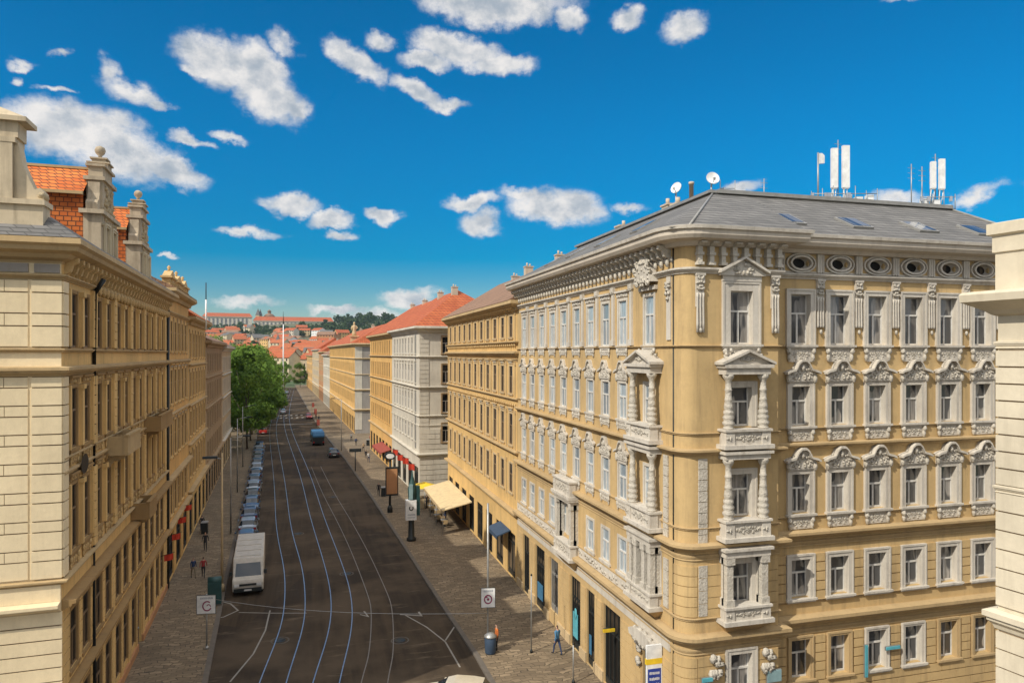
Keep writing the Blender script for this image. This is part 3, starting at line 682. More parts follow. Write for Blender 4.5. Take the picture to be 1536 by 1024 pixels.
def rooftop_gear():
    Z0 = 26.5
    def dish(px, py_, Z, r, yaw, label):
        x, y = ray(px, Z); zc = H + (HZ - py_) * Z / F
        t = thing('satellite_dish', label, 'satellite dish', (x, y, Z0))
        m = MB(); m.tube([(0, 0, -.1), (0, 0, zc - Z0)], .05, 8); m.tube([(0, .35, -.1), (0, 0, zc - Z0 - .5)], .03, 6); m.build('mast', 'iron', t)
        m = MB(); K = 20
        rings = [(rr * r, .18 * r * (rr * rr) * 1.6) for rr in (0.02, .3, .55, .8, 1.0)]
        vs = [(a * math.cos(2 * math.pi * k / K), -b, a * math.sin(2 * math.pi * k / K)) for a, b in rings for k in range(K)]
        m.smooth = True; m.add(vs, [(i * K + k, i * K + (k + 1) % K, (i + 1) * K + (k + 1) % K, (i + 1) * K + k) for i in range(4) for k in range(K)])
        m.add([(x_, y_ + .05, z_) for x_, y_, z_ in vs], [(i * K + k, (i + 1) * K + k, (i + 1) * K + (k + 1) % K, i * K + (k + 1) % K) for i in range(4) for k in range(K)])
        m.build('reflector', 'whitep', t, T(0, -.1, zc - Z0) @ Matrix.Rotation(yaw, 4, 'Z') @ Matrix.Rotation(R(-18), 4, 'X'))
        m = MB(); m.tube([(0, 0, -r * .7), (0, -r * .9, -.1)], .02, 5); m.box(-.06, .06, -r * .95, -r * .8, -.14, .0)
        m.build('feed_arm', 'iron', t, T(0, -.1, zc - Z0) @ Matrix.Rotation(yaw, 4, 'Z'))
    dish(1067, 269, 39.5, .37, R(-10), 'larger round white satellite dish facing the viewer above the roof corner')
    dish(1014, 283, 43.5, .36, R(-62), 'smaller white satellite dish turned sideways, left of the roof corner')
    def panel_mast(px, pt, pb, Z, label, w=.42):
        x, y = ray(px, Z); zt = H + (HZ - pt) * Z / F; zb = H + (HZ - pb) * Z / F
        t = thing('mobile_antenna', label, 'antenna', (x, y, Z0), R(-14), 'tall white antenna panels on the grey roof')
        m = MB(); m.tube([(0, .2, -.1), (0, .2, zt - Z0 - .1)], .05, 8)
        for k in (.25, .75): z = zb - Z0 + (zt - zb) * k; m.box(-.06, .06, .0, .25, z - .05, z + .05)
        m.build('mast', 'iron', t)
        m = MB(); m.box(-w / 2, w / 2, -.14, .06, zb - Z0, zt - Z0); m.box(-w / 2 + .03, w / 2 - .03, -.12, .04, zb - Z0 - .05, zb - Z0)
        for k in (-.1, .1): m.tube([(k, -.02, zb - Z0 - .05), (k, .05, zb - Z0 - .5), (0, .18, .1)], .025, 5)
        m.build('panel', 'whitep', t)
    panel_mast(1251, 223, 282, 41.3, 'left panel of the tall white antenna pair above the middle of the roof', .36)
    panel_mast(1268, 219, 282, 41.3, 'right panel of the tall white antenna pair above the middle of the roof', .40)
    panel_mast(1399, 243, 283, 42.0, 'slimmer left antenna panel of the pair near the right roof end', .28)
    panel_mast(1412, 239, 284, 42.0, 'broader right antenna panel of the pair near the right roof end', .32)
    def pole(px, pt, Z, label, flag=False, r=.03):
        x, y = ray(px, Z); zt = H + (HZ - pt) * Z / F
        t = thing('antenna_mast', label, 'antenna', (x, y, Z0))
        m = MB(); m.tube([(0, 0, -.1), (0, 0, zt - Z0)], r, 6); m.build('pole', 'iron', t)
        m = MB()
        if flag: m.prism_y([(.05, zt - Z0 - .65), (.42, zt - Z0 - .6), (.42, zt - Z0 - .15), (.25, zt - Z0 - .02), (.05, zt - Z0 - .05)], -.05, .05); m.build('panel', 'whitep', t)
        else:
            for k in range(3): z = zt - Z0 - .25 - .3 * k; m.tube([(-.25, 0, z), (.25, 0, z)], .012, 4)
            m.build('crossbar', 'iron', t)
    pole(1227, 229, 41.3, 'pole with a small pale rounded panel, left of the tall white antenna pair', True, .05)
    pole(1257, 210, 41.8, 'thin whip mast rising behind the middle antenna pair')
    pole(1367, 246, 42, 'thin bare mast alone between the two antenna clusters')
    pole(1383, 250, 42.3, 'thin mast just left of the right antenna pair')
    pole(1403, 231, 42.6, 'tallest thin whip behind the right antenna pair')
    pole(1146, 268, 41, 'short stub antenna mast right of the large dish')
    # equipment racks
    q = random.Random(5)
    for (px0, px1, Z, lab) in ((1214, 1312, 41.3, 'low cluster of white cabinets and rails at the foot of the middle antennas'), (1378, 1428, 42.2, 'compact equipment cluster at the foot of the right antennas'), (1078, 1100, 40, 'brown equipment cabinet on the roof beside the large dish')):
        xa, ya = ray(px0, Z); xb, yb = ray(px1, Z); L = math.hypot(xb - xa, yb - ya)
        t = thing('roof_equipment', lab, 'equipment rack', (xa, ya, Z0), math.atan2(yb - ya, xb - xa))
        m = MB(); n = max(1, int(L / .55))
        for i in range(n):
            u = (i + .5) * L / n; hh = q.uniform(.25, .75); m.box(u - .18, u + .18, -.2, .2, .05, hh)
        m.build('cabinet', 'whitep' if L > 1.5 else 'ochrestone', t)
        m = MB()
        for zz in (.08, .75): m.tube([(0, -.3, zz), (L, -.3, zz)], .025, 5)
        for i in range(n + 1): m.tube([(i * L / n, -.3, -.1), (i * L / n, -.3, .9 + q.uniform(0, .35))], .025, 5)
        m.build('railing', 'iron', t)
        m = MB()
        for i in range(n): u = q.uniform(0, L); m.box(u - .07, u + .07, -.36, -.24, .5, .8)
        m.build('amplifier', 'greyp', t)
    x, y = ray(1037, 41.5); t = thing('roof_pipe', 'pale upright vent pipe standing between the two dishes', 'vent pipe', (x, y, 26.0)); 
    m = MB(); m.lathe([(.13, 0), (.13, 1.9), (.16, 1.9), (.16, 2.05)], 0, 0, 10); m.build('pipe', 'chim', t); m = MB(); m.lathe([(.2, -.1), (.2, .1), (.14, .15)], 0, 0, 10); m.build('collar', 'lead', t)
# ================================================================== the big house on the left
AL = R(2.8)
OLx, OLy = ray(92, 27.7)
def left_house():
    root = thing('corner_tenement', 'cream rusticated tenement at the left edge with dormer gables, slate roof and orange tiles', 'building', (OLx, OLy, 0), AL)
    L = 27.6; W = 14.0
    S = fac(0, 0, 90); FR = fac(-W, 0, 0)
    so = []; wins = []
    bays = [1.1 + 2.5]
    cs = []
    for i in range(6):
        c = 2.7 + 4.25 * i; cs += [c - .98, c + .98]
    def w(u, z, ww, h, **k): so.append((u - ww / 2, u + ww / 2, z, z + h)); wins.append((wproto(ww, h, **k), S @ T(u, 0, z)))
    for u in cs:
        w(u, 18.25, 1.05, 2.25, trim='amberd', sash='sashb', glass='paneL', tw=.17, sill=1, rel='amberrel', thin=True)
        w(u, 14.1, 1.05, 2.5, trim='amberd', sash='sashb', glass='paneL', tw=.17, hood='flat', sill=1, apron=.7, rel='amberrel', thin=True)
        w(u, 9.9, 1.05, 2.7, trim='amberd', sash='sashb', glass='paneL', tw=.17, hood='flat', sill=1, apron=.7, rel='amberrel', thin=True)
        w(u, 5.1, 1.15, 2.4, trim='amberd', sash='sashb', glass='paneL', tw=.14, sill=1, thin=True)
    for i in range(6):
        c = 2.7 + 4.25 * i
        for k in (-.98, .98):
            if i == 3 and k > 0: so.append((c + .2, c + 1.7, .1, 3.7)); continue
            w(c + k, .9, 1.2, 2.8, trim='amberd', sash='sashb', glass='paneL', tw=.12, tr=.7, thin=True)
    m = MB(S); wall(m, L, 0, 21.9, so); wa = m.build('wall', 'amber', root)
    m = MB(FR); wall(m, W, 0, 21.9, [(2.0, 3.2, 14.1, 16.6), (2.0, 3.2, 9.9, 12.6), (2.0, 3.2, 18.3, 20.5)]); m.M = Matrix.Identity(4)
    m.add([(-W, 0, 0), (-W, L, 0), (-W, L, 21.9), (-W, 0, 21.9)], [(0, 3, 2, 1)]); m.add([(0, L, 0), (-W, L, 0), (-W, L, 21.9), (0, L, 21.9)], [(0, 1, 2, 3)]); wf = m.build('wall', 'creamL', root)
    for z, h in ((14.1, 2.5), (9.9, 2.7), (18.3, 2.2)): place(wproto(1.2, h, trim='cream', sash='sashb', glass='paneL', tw=.2), root, FR @ T(2.6, 0, z))
    for p, mx in wins: place(p, root, mx)
    fo = [(2.0, 3.2, 14.1, 16.6), (2.0, 3.2, 9.9, 12.6), (2.0, 3.2, 18.3, 20.5)]
    # stone courses with dark joints behind
    m = MB(FR); 
    for z0, z1 in ((18.25, 20.85), (9.25, 17.1), (.3, 7.95)): m.box(0, W + .0, -.012, 0, z0, z1)
    m.M = S; m.box(0, 1.05, -.012, 0, 18.25, 20.85); m.box(0, 1.05, -.012, 0, 9.25, 17.1); m.box(0, L, -.006, -.003, 9, 9.05)
    absorb(wf, m, 'creamj')
    m = MB(FR); m.box(W - 1.12, W - .98, -.03, 0, 9.25, 17.1); m.box(W - 1.12, W - .98, -.03, 0, 18.25, 20.85)
    for z0, z1 in ((18.25, 20.85), (9.25, 17.1)): courses(m, .02, W - 1.1, z0, z1, .70, fo, .06, .05, alt=.42); courses(m, W - 1.0, W + .05, z0, z1, .70, [], .11, .05, alt=.42, vj=False)
    courses(m, .02, W + .05, .3, 7.95, .56, [], .07, .055, vj=False)
    m.M = S
    for z0, z1 in ((18.25, 20.85), (9.25, 17.1)): courses(m, -.05, .62, z0, z1, .70, [], .11, .05, alt=.42, vj=False)
    absorb(wf, m, 'creamL')
    m = MB(S); courses(m, -.02, L, 4.75, 7.95, .46, so, .05, .05, .16); courses(m, -.02, L, .5, 3.95, .5, so, .06, .06, .14)
    absorb(wa, m, 'amber')
    for i in range(1, 7):
        u = 2.7 + 4.25 * i - 2.12
        for z0, z1 in ((18.25, 20.85), (13.9, 17.0), (9.3, 12.9)): m = MB(S); courses(m, u - .32, u + .32, z0, z1, .42, [], .16, .04); m.build('pilaster', 'amber', root)
    for i in range(6):
        u = 2.7 + 4.25 * i
        for z0, z1 in ((18.3, 20.6), (14.1, 16.7), (9.9, 12.7)):
            m = MB(S); m.box(u - .15, u + .15, -.16, 0, z0, z1); m.box(u - .2, u + .2, -.22, 0, z1 - .2, z1); m.build('pilaster', 'amber', root)
            m = MB(S)
            for s_ in (-1.84, 1.84): m.box(u + s_ - .1, u + s_ + .1, -.14, 0, z0, z1)
            absorb(wa, m, 'amber')
    P = [(-W, 0), (0, 0), (0, L)]
    for z, p, h in ((21.1, .22, .22), (18.2, .16, .16), (17.5, .35, .4), (9.2, .25, .22)): ledge(root, P, z, p, h, 'ochrestone')
    for z, p, h in ((8.35, .5, .42), (4.7, .4, .35)): ledge(root, P[:2], z, p, h, 'creamL'); ledge(root, P[1:], z, p, h, 'amberd')
    ledge(root, P[1:], 13.35, .16, .2, 'ochrestone'); ledge(root, P[1:], 13.9, .14, .14, 'ochrestone')
    m = MB(); m.sweep(P[:2], [(0, 8.36), (.12, 8.36), (.12, 9.0), (0, 9.0)][::-1]); m.build('band', 'creamL', root)
    m = MB(); m.sweep(P, [(0, 22.5), (.85, 22.42), (.88, 22.2), (.75, 22.1), (.7, 21.95), (.4, 21.85), (.3, 21.7), (.05, 21.6), (0, 21.5)]); cn = m.build('cornice', 'ochrestone', root)
    # consoles and carved frieze
    m = MB(S); q = random.Random(9)
    for i in range(34):
        u = .5 + i * .8; m.prism_x([(0, 21.75), (-.5, 21.8), (-.5, 21.62), (-.3, 21.5), (-.22, 21.25), (0, 21.1)], u - .12, u + .12)
        m.blob(u + .4, -.08, 21.4, .16, .1, .18, 6)
        if u > 5: m.blob(u + .1, -.15, 20.95, .2, .16, .26, 6); m.blob(u + .5, -.1, 20.85, .12, .12, .2, 5)
    absorb(cn, m, 'amberrel')
    m = MB(FR)
    for a, b in ((.2, 4.4), (4.7, 8.9), (9.2, 12.9), (13.1, 13.95)): m.box(a, b, -.07, 0, 21.14, 21.48)
    m.build('panel', 'grey', root)  # blue-grey shadow on the frieze put into the panels' colour
    # balconies
    for u, wd, z in ((9.2, 3.4, 12.95), (20.5, 5.2, 13.05), (15.0, 2.6, 8.4)):
        m = MB(S @ T(u, 0, z)); m.box(-wd / 2, wd / 2, -1.0, 0, 0, .14); m.box(-wd / 2, wd / 2, -.98, -.88, .14, .95); m.box(-wd / 2, -wd / 2 + .1, -.88, 0, .14, .95); m.box(wd / 2 - .1, wd / 2, -.88, 0, .14, .95); m.box(-wd / 2 - .05, wd / 2 + .05, -1.04, -.82, .95, 1.03)
        for k in (-.35, 0, .35): m.prism_x([(0, 0), (-.8, 0), (-.75, -.2), (-.3, -.3), (0, -.7)], wd * k - .12, wd * k + .12)
        m.build('balcony', 'amberd' if u != 9.2 else 'ochrestone', root)
    m = MB(S @ T(2.7, -.1, 13.5)); m.lathe([(.5, -.02), (.5, .02)], 0, 0, 4); 
    m = MB(S); m.tube([(4.75, -.1, .2), (4.75, -.1, 20.7), (4.75, -.5, 21.4)], .11, 8); m.tube([(27.4, -.12, .2), (27.4, -.12, 21.6)], .1, 8); m.build('downpipe', 'dark', root)
    m = MB(S @ T(2.7, 0, 13.3)); K = 20
    m.add([(0, -.2, 0)] + [(.62 * math.cos(t), -.2, .42 * math.sin(t)) for t in [2 * math.pi * k / K for k in range(K)]], [(0, 1 + k, 1 + (k + 1) % K) for k in range(K)])
    m.build('oval_window', 'paneD', root)
    # reddish plinth
    m = MB(S)
    lows = sorted([o for o in so if o[2] < .5]); a = 0
    for o in lows + [(L, L, 0, 0)]: m.box(a, o[0], -.12, 0, 0, .55); a = o[1]
    m.build('plinth', 'terra', root)
    m = MB(S @ T(2.7 + 4.25 * 3 + .95, 0, .1)); m.box(-.72, .72, .14, .22, 0, 3.55); m.box(-.72, .72, .1, .16, 2.5, 2.6); m.box(-.03, .03, .1, .16, 0, 2.5); o = m.build('door', 'sashb', root); m = MB(S @ T(2.7 + 4.25 * 3 + .95, 0, .1)); m.blob(.12, .08, 1.1, .04, .05, .08); m.build('handle', 'steel', o)
    # roof
    m = MB()
    m.add([(.8, -.8, 22.45), (.8, L, 22.45), (-3.2, L, 25.2), (-3.2, 3.4, 25.2), (-W, -.8, 22.45), (-W, 3.4, 25.2), (-W, L, 25.2)], [(0, 1, 2, 3), (4, 0, 3, 5), (5, 3, 2, 6), (1, 6, 2)])
    rf = m.build('roof', 'slate', root)
    m = MB(); m.add([(-3.2, 3.4, 25.21), (-3.2, L, 25.21), (-7, L, 27.0), (-7, 7.2, 27.0), (-W, 3.4, 25.21), (-W, 7.2, 27.0), (-W, L, 27.0)], [(0, 1, 2, 3), (4, 0, 3, 5), (5, 3, 2, 6)]); m.build('roof', 'tiled', root)
    m = MB(); m.box(-W, -.1, -.5, .2, 22.43, 22.62); m.build('roof_ledge', 'lead', rf)
    # front gable (seen frontally at the picture's left edge)
    def scroll(m, s_, x, z0, z1, wd, y0, y1):
        pts = [(x, z0), (x + s_ * wd, z0), (x + s_ * (wd + .02), z0 + .35), (x + s_ * (wd - .12), z0 + .5), (x + s_ * (wd - .3), z0 + .42), (x + s_ * wd * .5, z0 + (z1 - z0) * .38), (x + s_ * wd * .28, z0 + (z1 - z0) * .62), (x + s_ * .12, z1), (x, z1)]
        if s_ > 0: pts = pts[::-1]
        m.prism_y(pts, y0, y1)
    m = MB(); gx = -1.62
    m.box(gx - 3.5, gx + 1.0, .0, .9, 22.6, 23.75); m.box(gx - 3.6, gx + 1.08, -.12, 1.0, 23.75, 23.95)
    m.box(gx - 2.5, gx - .0, .05, .85, 23.95, 26.1); m.box(gx - .55, gx + .0, -.08, .9, 23.95, 26.15); m.box(gx - 2.5, gx - 1.95, -.08, .9, 23.95, 26.15)
    scroll(m, 1, gx, 23.95, 26.2, .98, .12, .75); scroll(m, -1, gx - 2.5, 23.95, 26.2, .9, .12, .75)
    m.box(gx - 2.6, gx + .1, -.1, 1, 26.1, 26.3); m.box(gx - 2.6, gx + .18, -.05, .95, 26.3, 26.9); m.box(gx - 2.75, gx + .5, -.25, 1.1, 26.9, 27.08)
    m.add([(gx - 2.7, -.2, 27.08), (gx + .45, -.2, 27.08), (gx + .45, 1.05, 27.08), (gx - 2.7, 1.05, 27.08), (gx - 1.1, .4, 27.75)], [(0, 1, 4), (1, 2, 4), (2, 3, 4), (3, 0, 4)])
    m.box(gx - 1.3, gx - .9, .2, .6, 27.4, 27.9); m.lathe([(.12, 27.9), (.42, 28.15), (.2, 28.25), (.05, 28.3)], gx - 1.1, .4, 10)
    g = m.build('gable', 'gableL', root)
    m = MB(); m.lumps(gx - 2.0, gx - .5, 25.3, 26.0, .0, 12, 3, .15); m.blob(gx + .9, .4, 24.15, .2, .42, .2, 8); m.build('carving', 'creamrel', g)
    # street gables with cross roofs
    for k, yc in enumerate((7.8, 17.8)):
        D = MB(fac(0, yc, 90)); hw = 1.7
        D.box(-hw, hw, -.1, .7, 22.45, 24.6); D.box(-hw - .2, hw + .2, -.25, .8, 24.6, 24.8)
        D.box(-1.15, 1.15, -.05, .65, 24.8, 26.3); D.box(-1.3, 1.3, -.18, .75, 26.3, 26.48)
        for s_ in (-1, 1): scroll(D, s_, s_ * 1.15, 24.8, 26.2, .55, .05, .55)
        D.box(-1.0, 1.0, -.02, .6, 26.48, 27.0); D.box(-1.12, 1.12, -.14, .7, 27.0, 27.12)
        for z, r_ in ((27.12, .42), (27.36, .3)): D.box(-r_, r_, .3 - r_, .3 + r_, z, z + .18); D.box(-r_ - .08, r_ + .08, .22 - r_, .38 + r_, z + .18, z + .25)
        D.lathe([(.12, 27.6), (.08, 27.75), (.2, 27.88), (.25, 28.02), (.2, 28.17), (.05, 28.25)], 0, .3, 12)
        D.mi = 1; D.lumps(-1.0, 1.0, 24.9, 26.1, -.05, 14, 7, .16); D.lumps(-1.6, 1.6, 24.1, 24.5, -.1, 8, 7, .12)
        g = D.build('gable', ['gable', 'creamrel'], root)
        for u in (-.75, .75): place(wproto(.8, 1.35, trim='cream', sash='sashb', glass='paneL', tw=.12), root, fac(0, yc, 90) @ T(u, -.1 - .32 + .3, 22.75))
        m = MB(fac(0, yc, 90)); zr, ze = 27.05, 25.55
        m.add([(-1.95, .6, ze), (-1.95, 7, ze), (0, 7, zr), (0, .6, zr), (1.95, .6, ze), (1.95, 7, ze)], [(0, 1, 2, 3), (4, 3, 2, 5)])
        m.mi = 1; m.add([(-1.7, .65, 22.6), (-1.7, 7, 22.6), (-1.7, 7, 25.7), (-1.7, .65, 25.7)], [(0, 1, 2, 3)]); m.add([(1.7, .65, 22.6), (1.7, 7, 22.6), (1.7, 7, 25.7), (1.7, .65, 25.7)], [(0, 3, 2, 1)])
        m.mi = 2; m.box(-2.05, -1.9, .6, 7, ze - .12, ze + .02); m.box(-.1, .1, .6, 7, zr - .02, zr + .1)
        r2 = m.build('roof', ['tile', 'tile', 'ochrestone'], root)
    m = MB(); m.box(-6.5, -5.9, 12.5, 13.3, 26, 28.2); m.box(-6.6, -5.8, 12.4, 13.4, 28.2, 28.35); m.build('chimney', 'chim', rf)
    return root
# ================================================================== near right building
def near_right():
    x, y = ray(1497, 20.0); ang = R(23.8 - 15.5)
    root = thing('rusticated_building', 'pale cream rusticated building cut by the right edge of the view', 'building', (x, y, 0), ang)
    S = fac(0, 0, -90); L = 9
    so = [(3.2, 4.4, 13.2, 15.6), (3.2, 4.4, 8.5, 11.1), (3.2, 4.4, 3, 5.6), (6.2, 7.4, 13.2, 15.6), (6.2, 7.4, 8.5, 11.1)]
    m = MB(S); wall(m, L, 0, 20.9, so); m.M = Matrix.Identity(4); 
    m.add([(0, 0, 0), (12, 0, 0), (12, 0, 20.9), (0, 0, 20.9)], [(0, 3, 2, 1)]); m.add([(0, -L, 0), (12, -L, 0), (12, -L, 20.9), (0, -L, 20.9)], [(0, 1, 2, 3)]); m.add([(0, -L, 20.9), (12, -L, 20.9), (12, 0, 20.9), (0, 0, 20.9)], [(0, 1, 2, 3)])
    wf = m.build('wall', 'ivory', root)
    for o in so: place(wproto(1.2, o[3] - o[2], trim='ivory', glass='paneD', tw=.2), root, S @ T((o[0] + o[1]) / 2, 0, o[2]))
    m = MB(S)
    for z0, z1 in ((0.5, 10.2), (10.9, 14.1), (14.3, 18.1)): m.box(.03, L, -.012, 0, z0, z1)
    absorb(wf, m, 'creamj')
    m = MB(S)
    for z0, z1 in ((.5, 10.2), (10.9, 14.1), (14.3, 18.1)): courses(m, -.04, L, z0, z1, .5, so, .06, .045, vj=False)
    m.box(-.05, L, -.04, 0, 19.75, 20.9)
    absorb(wf, m, 'ivory')
    P = [(12, 0.0), (0, 0)][::-1]
    P = [(12, 0), (0, 0), (0, -L)]
    for z, p, h in ((14.3, .1, .2), (10.8, .28, .55), (18.35, .08, .2)): ledge(root, P, z, p, h, 'ivory')
    m = MB(); m.sweep(P, [(0, 19.8), (.62, 19.74), (.68, 19.66), (.66, 19.46), (.42, 19.32), (.25, 19.22), (.12, 19.1), (0, 19.05)]); m.build('cornice', 'ivory', root)
    m = MB(); m.sweep(P, [(0, 21.7), (.2, 21.65), (.2, 21.35), (.1, 21.3), (.1, 20.85), (0, 20.8)]); m.add([(0, 0, 21.66), (12, 0, 21.66), (12, -L, 21.66), (0, -L, 21.66)], [(0, 1, 2, 3)]); m.build('parapet', 'ivory', root)
# ================================================================== other houses of the street
def row_house(name, label, org, rz, side, L, D, Ht, floors, sp, ww, wallm, trim, glass, roofm, rise, ledges, pil=False, hood=None, ground='shop', sash='sash', ends=(0, 0), chim=2, near_w=True, nearwall=None, cornm=None, group=None, groundm=None, m0=1.6, near_c=False, simple=False):
    root = thing(name, label, 'building', (*org, 0), rz, group)
    cornm = cornm or trim
    if side == 'R': S = fac(0, L, -90); E = fac(0, 0, 0); P = [(0, L), (0, 0), (D, 0)]; sg = 1
    else: S = fac(0, 0, 90); E = fac(-D, 0, 0); P = [(-D, 0), (0, 0), (0, L)]; sg = -1
    n = max(1, int((L - 2 * m0 + sp) / sp)); s0 = (L - (n - 1) * sp) / 2
    so, eo, wins = [], [], []
    kw = dict(trim=trim, sash=sash, glass=glass, tw=.12 if simple else .13, sill=0 if simple else 1, thin=True)
    for zi, (z0, z1) in enumerate(floors):
        for i in range(n):
            u = s0 + i * sp; so.append((u - ww / 2, u + ww / 2, z0, z1)); wins.append((wproto(ww, round(z1 - z0, 2), hood=hood if zi in (1, 2) else None, **kw), S @ T(u, 0, z0)))
        if near_w:
            for u in ((3.4, 6.0, 9.5) if side == 'R' else (D - 2.6, D - 5.2)):
                if u < D - 1: eo.append((u - ww / 2, u + ww / 2, z0, z1)); wins.append((wproto(ww, round(z1 - z0, 2), **{**kw, 'thin': False, 'trim': 'soot' if near_c else trim}), E @ T(u, 0, z0)))
    gops = []
    if ground:
        k = max(1, int(L / 3.6)); gs = L / k
        for i in range(k): u = gs * (i + .5); gops.append((u - gs * .33, u + gs * .33, .2, 3.7))
    m = MB(S); wall(m, L, 0, Ht, so + gops); m.M = Matrix.Identity(4)
    far = L; xe = sg * D
    m.add([(0, far, 0), (xe, far, 0), (xe, far, Ht), (0, far, Ht)], [(0, 1, 2, 3)]); m.add([(xe, 0, 0), (xe, far, 0), (xe, far, Ht), (xe, 0, Ht)], [(0, 1, 2, 3)])
    m.build('wall', wallm, root)
    m = MB(E); wall(m, D, 0, Ht, eo); wn = m.build('wall', nearwall or wallm, root)
    if near_c:
        m = MB(E); courses(m, 0 if side == 'R' else D - 1.2, 1.2 if side == 'R' else D, 5.6, Ht - 1, .55, [], .07, .06); courses(m, 0, D, .3, 8.6, .62, eo, .09, .08); absorb(wn, m, nearwall or wallm)
    for p, mx in wins: place(p[:2] if simple else p, root, mx)
    for z, p, h in ledges: ledge(root, P, z, p, h, cornm)
    m = MB(); m.sweep(P, [(0, Ht + .15), (.75, Ht + .1), (.78, Ht - .15), (.6, Ht - .3), (.3, Ht - .4), (.2, Ht - .65), (0, Ht - .7)]); m.build('cornice', cornm, root)
    if pil:
        for z0, z1 in floors:
            me = None
            for i in range(n + 1):
                u = s0 + (i - .5) * sp
                if me is None: m = MB(); m.box(-.14, .14, -.05, 0, z0 - .3, z1 + .25); m.box(-.2, .2, -.09, 0, z1 + .05, z1 + .32); me = m.mesh('pilaster', cornm)
                if .2 < u < L - .2: link('pilaster', me, root, S @ T(u, 0, 0))
    for i, o in enumerate(gops):
        a = (o[1] - o[0]) / 2; mx = S @ T((o[0] + o[1]) / 2, 0, .2)
        m = MB(mx); m.box(-a, -a + .1, .1, .2, 0, 3.5); m.box(a - .1, a, .1, .2, 0, 3.5); m.box(-a + .1, a - .1, .1, .2, 0, .4); m.box(-a + .1, a - .1, .1, .2, 2.6, 2.75); m.box(-.04, .04, .1, .2, .4, 2.6)
        m.mi = 1; m.add([(-a, .18, 0), (a, .18, 0), (a, .18, 3.5), (-a, .18, 3.5)], [(0, 1, 2, 3)])
        m.build('shopfront', ['dark', 'paneD'], root)
    # roof
    xa, xb = (-.78, D + .3) if side == 'R' else (-D - .3, .78); xm = (xa + xb) / 2; h0, h1 = ends; zr = Ht + .12
    ya, yb = -.5 if h0 else 0, L
    m = MB(); m.add([(xa, ya, zr), (xb, ya, zr), (xb, yb, zr), (xa, yb, zr), (xm, ya + h0, zr + rise), (xm, yb - h1, zr + rise)], [(0, 3, 5, 4), (1, 4, 5, 2), (0, 4, 1), (3, 2, 5), (0, 1, 2, 3)])
    rf = m.build('roof', roofm, root)
    q = random.Random(len(label))
    for i in range(chim):
        y = L * (i + .7) / (chim + .4); x = xm + q.uniform(-1, 1); m = MB(); m.box(x - .4, x + .4, y - .3, y + .3, zr + rise - 1, zr + rise + .3); m.box(x - .46, x + .46, y - .36, y + .36, zr + rise + .3, zr + rise + .4)
        m.tube([(x - .15, y, zr + rise + .4), (x - .15, y, zr + rise + .75)], .09, 6); m.tube([(x + .15, y, zr + rise + .4), (x + .15, y, zr + rise + .65)], .09, 6); m.build('chimney', 'chim', rf)
    return root, rf
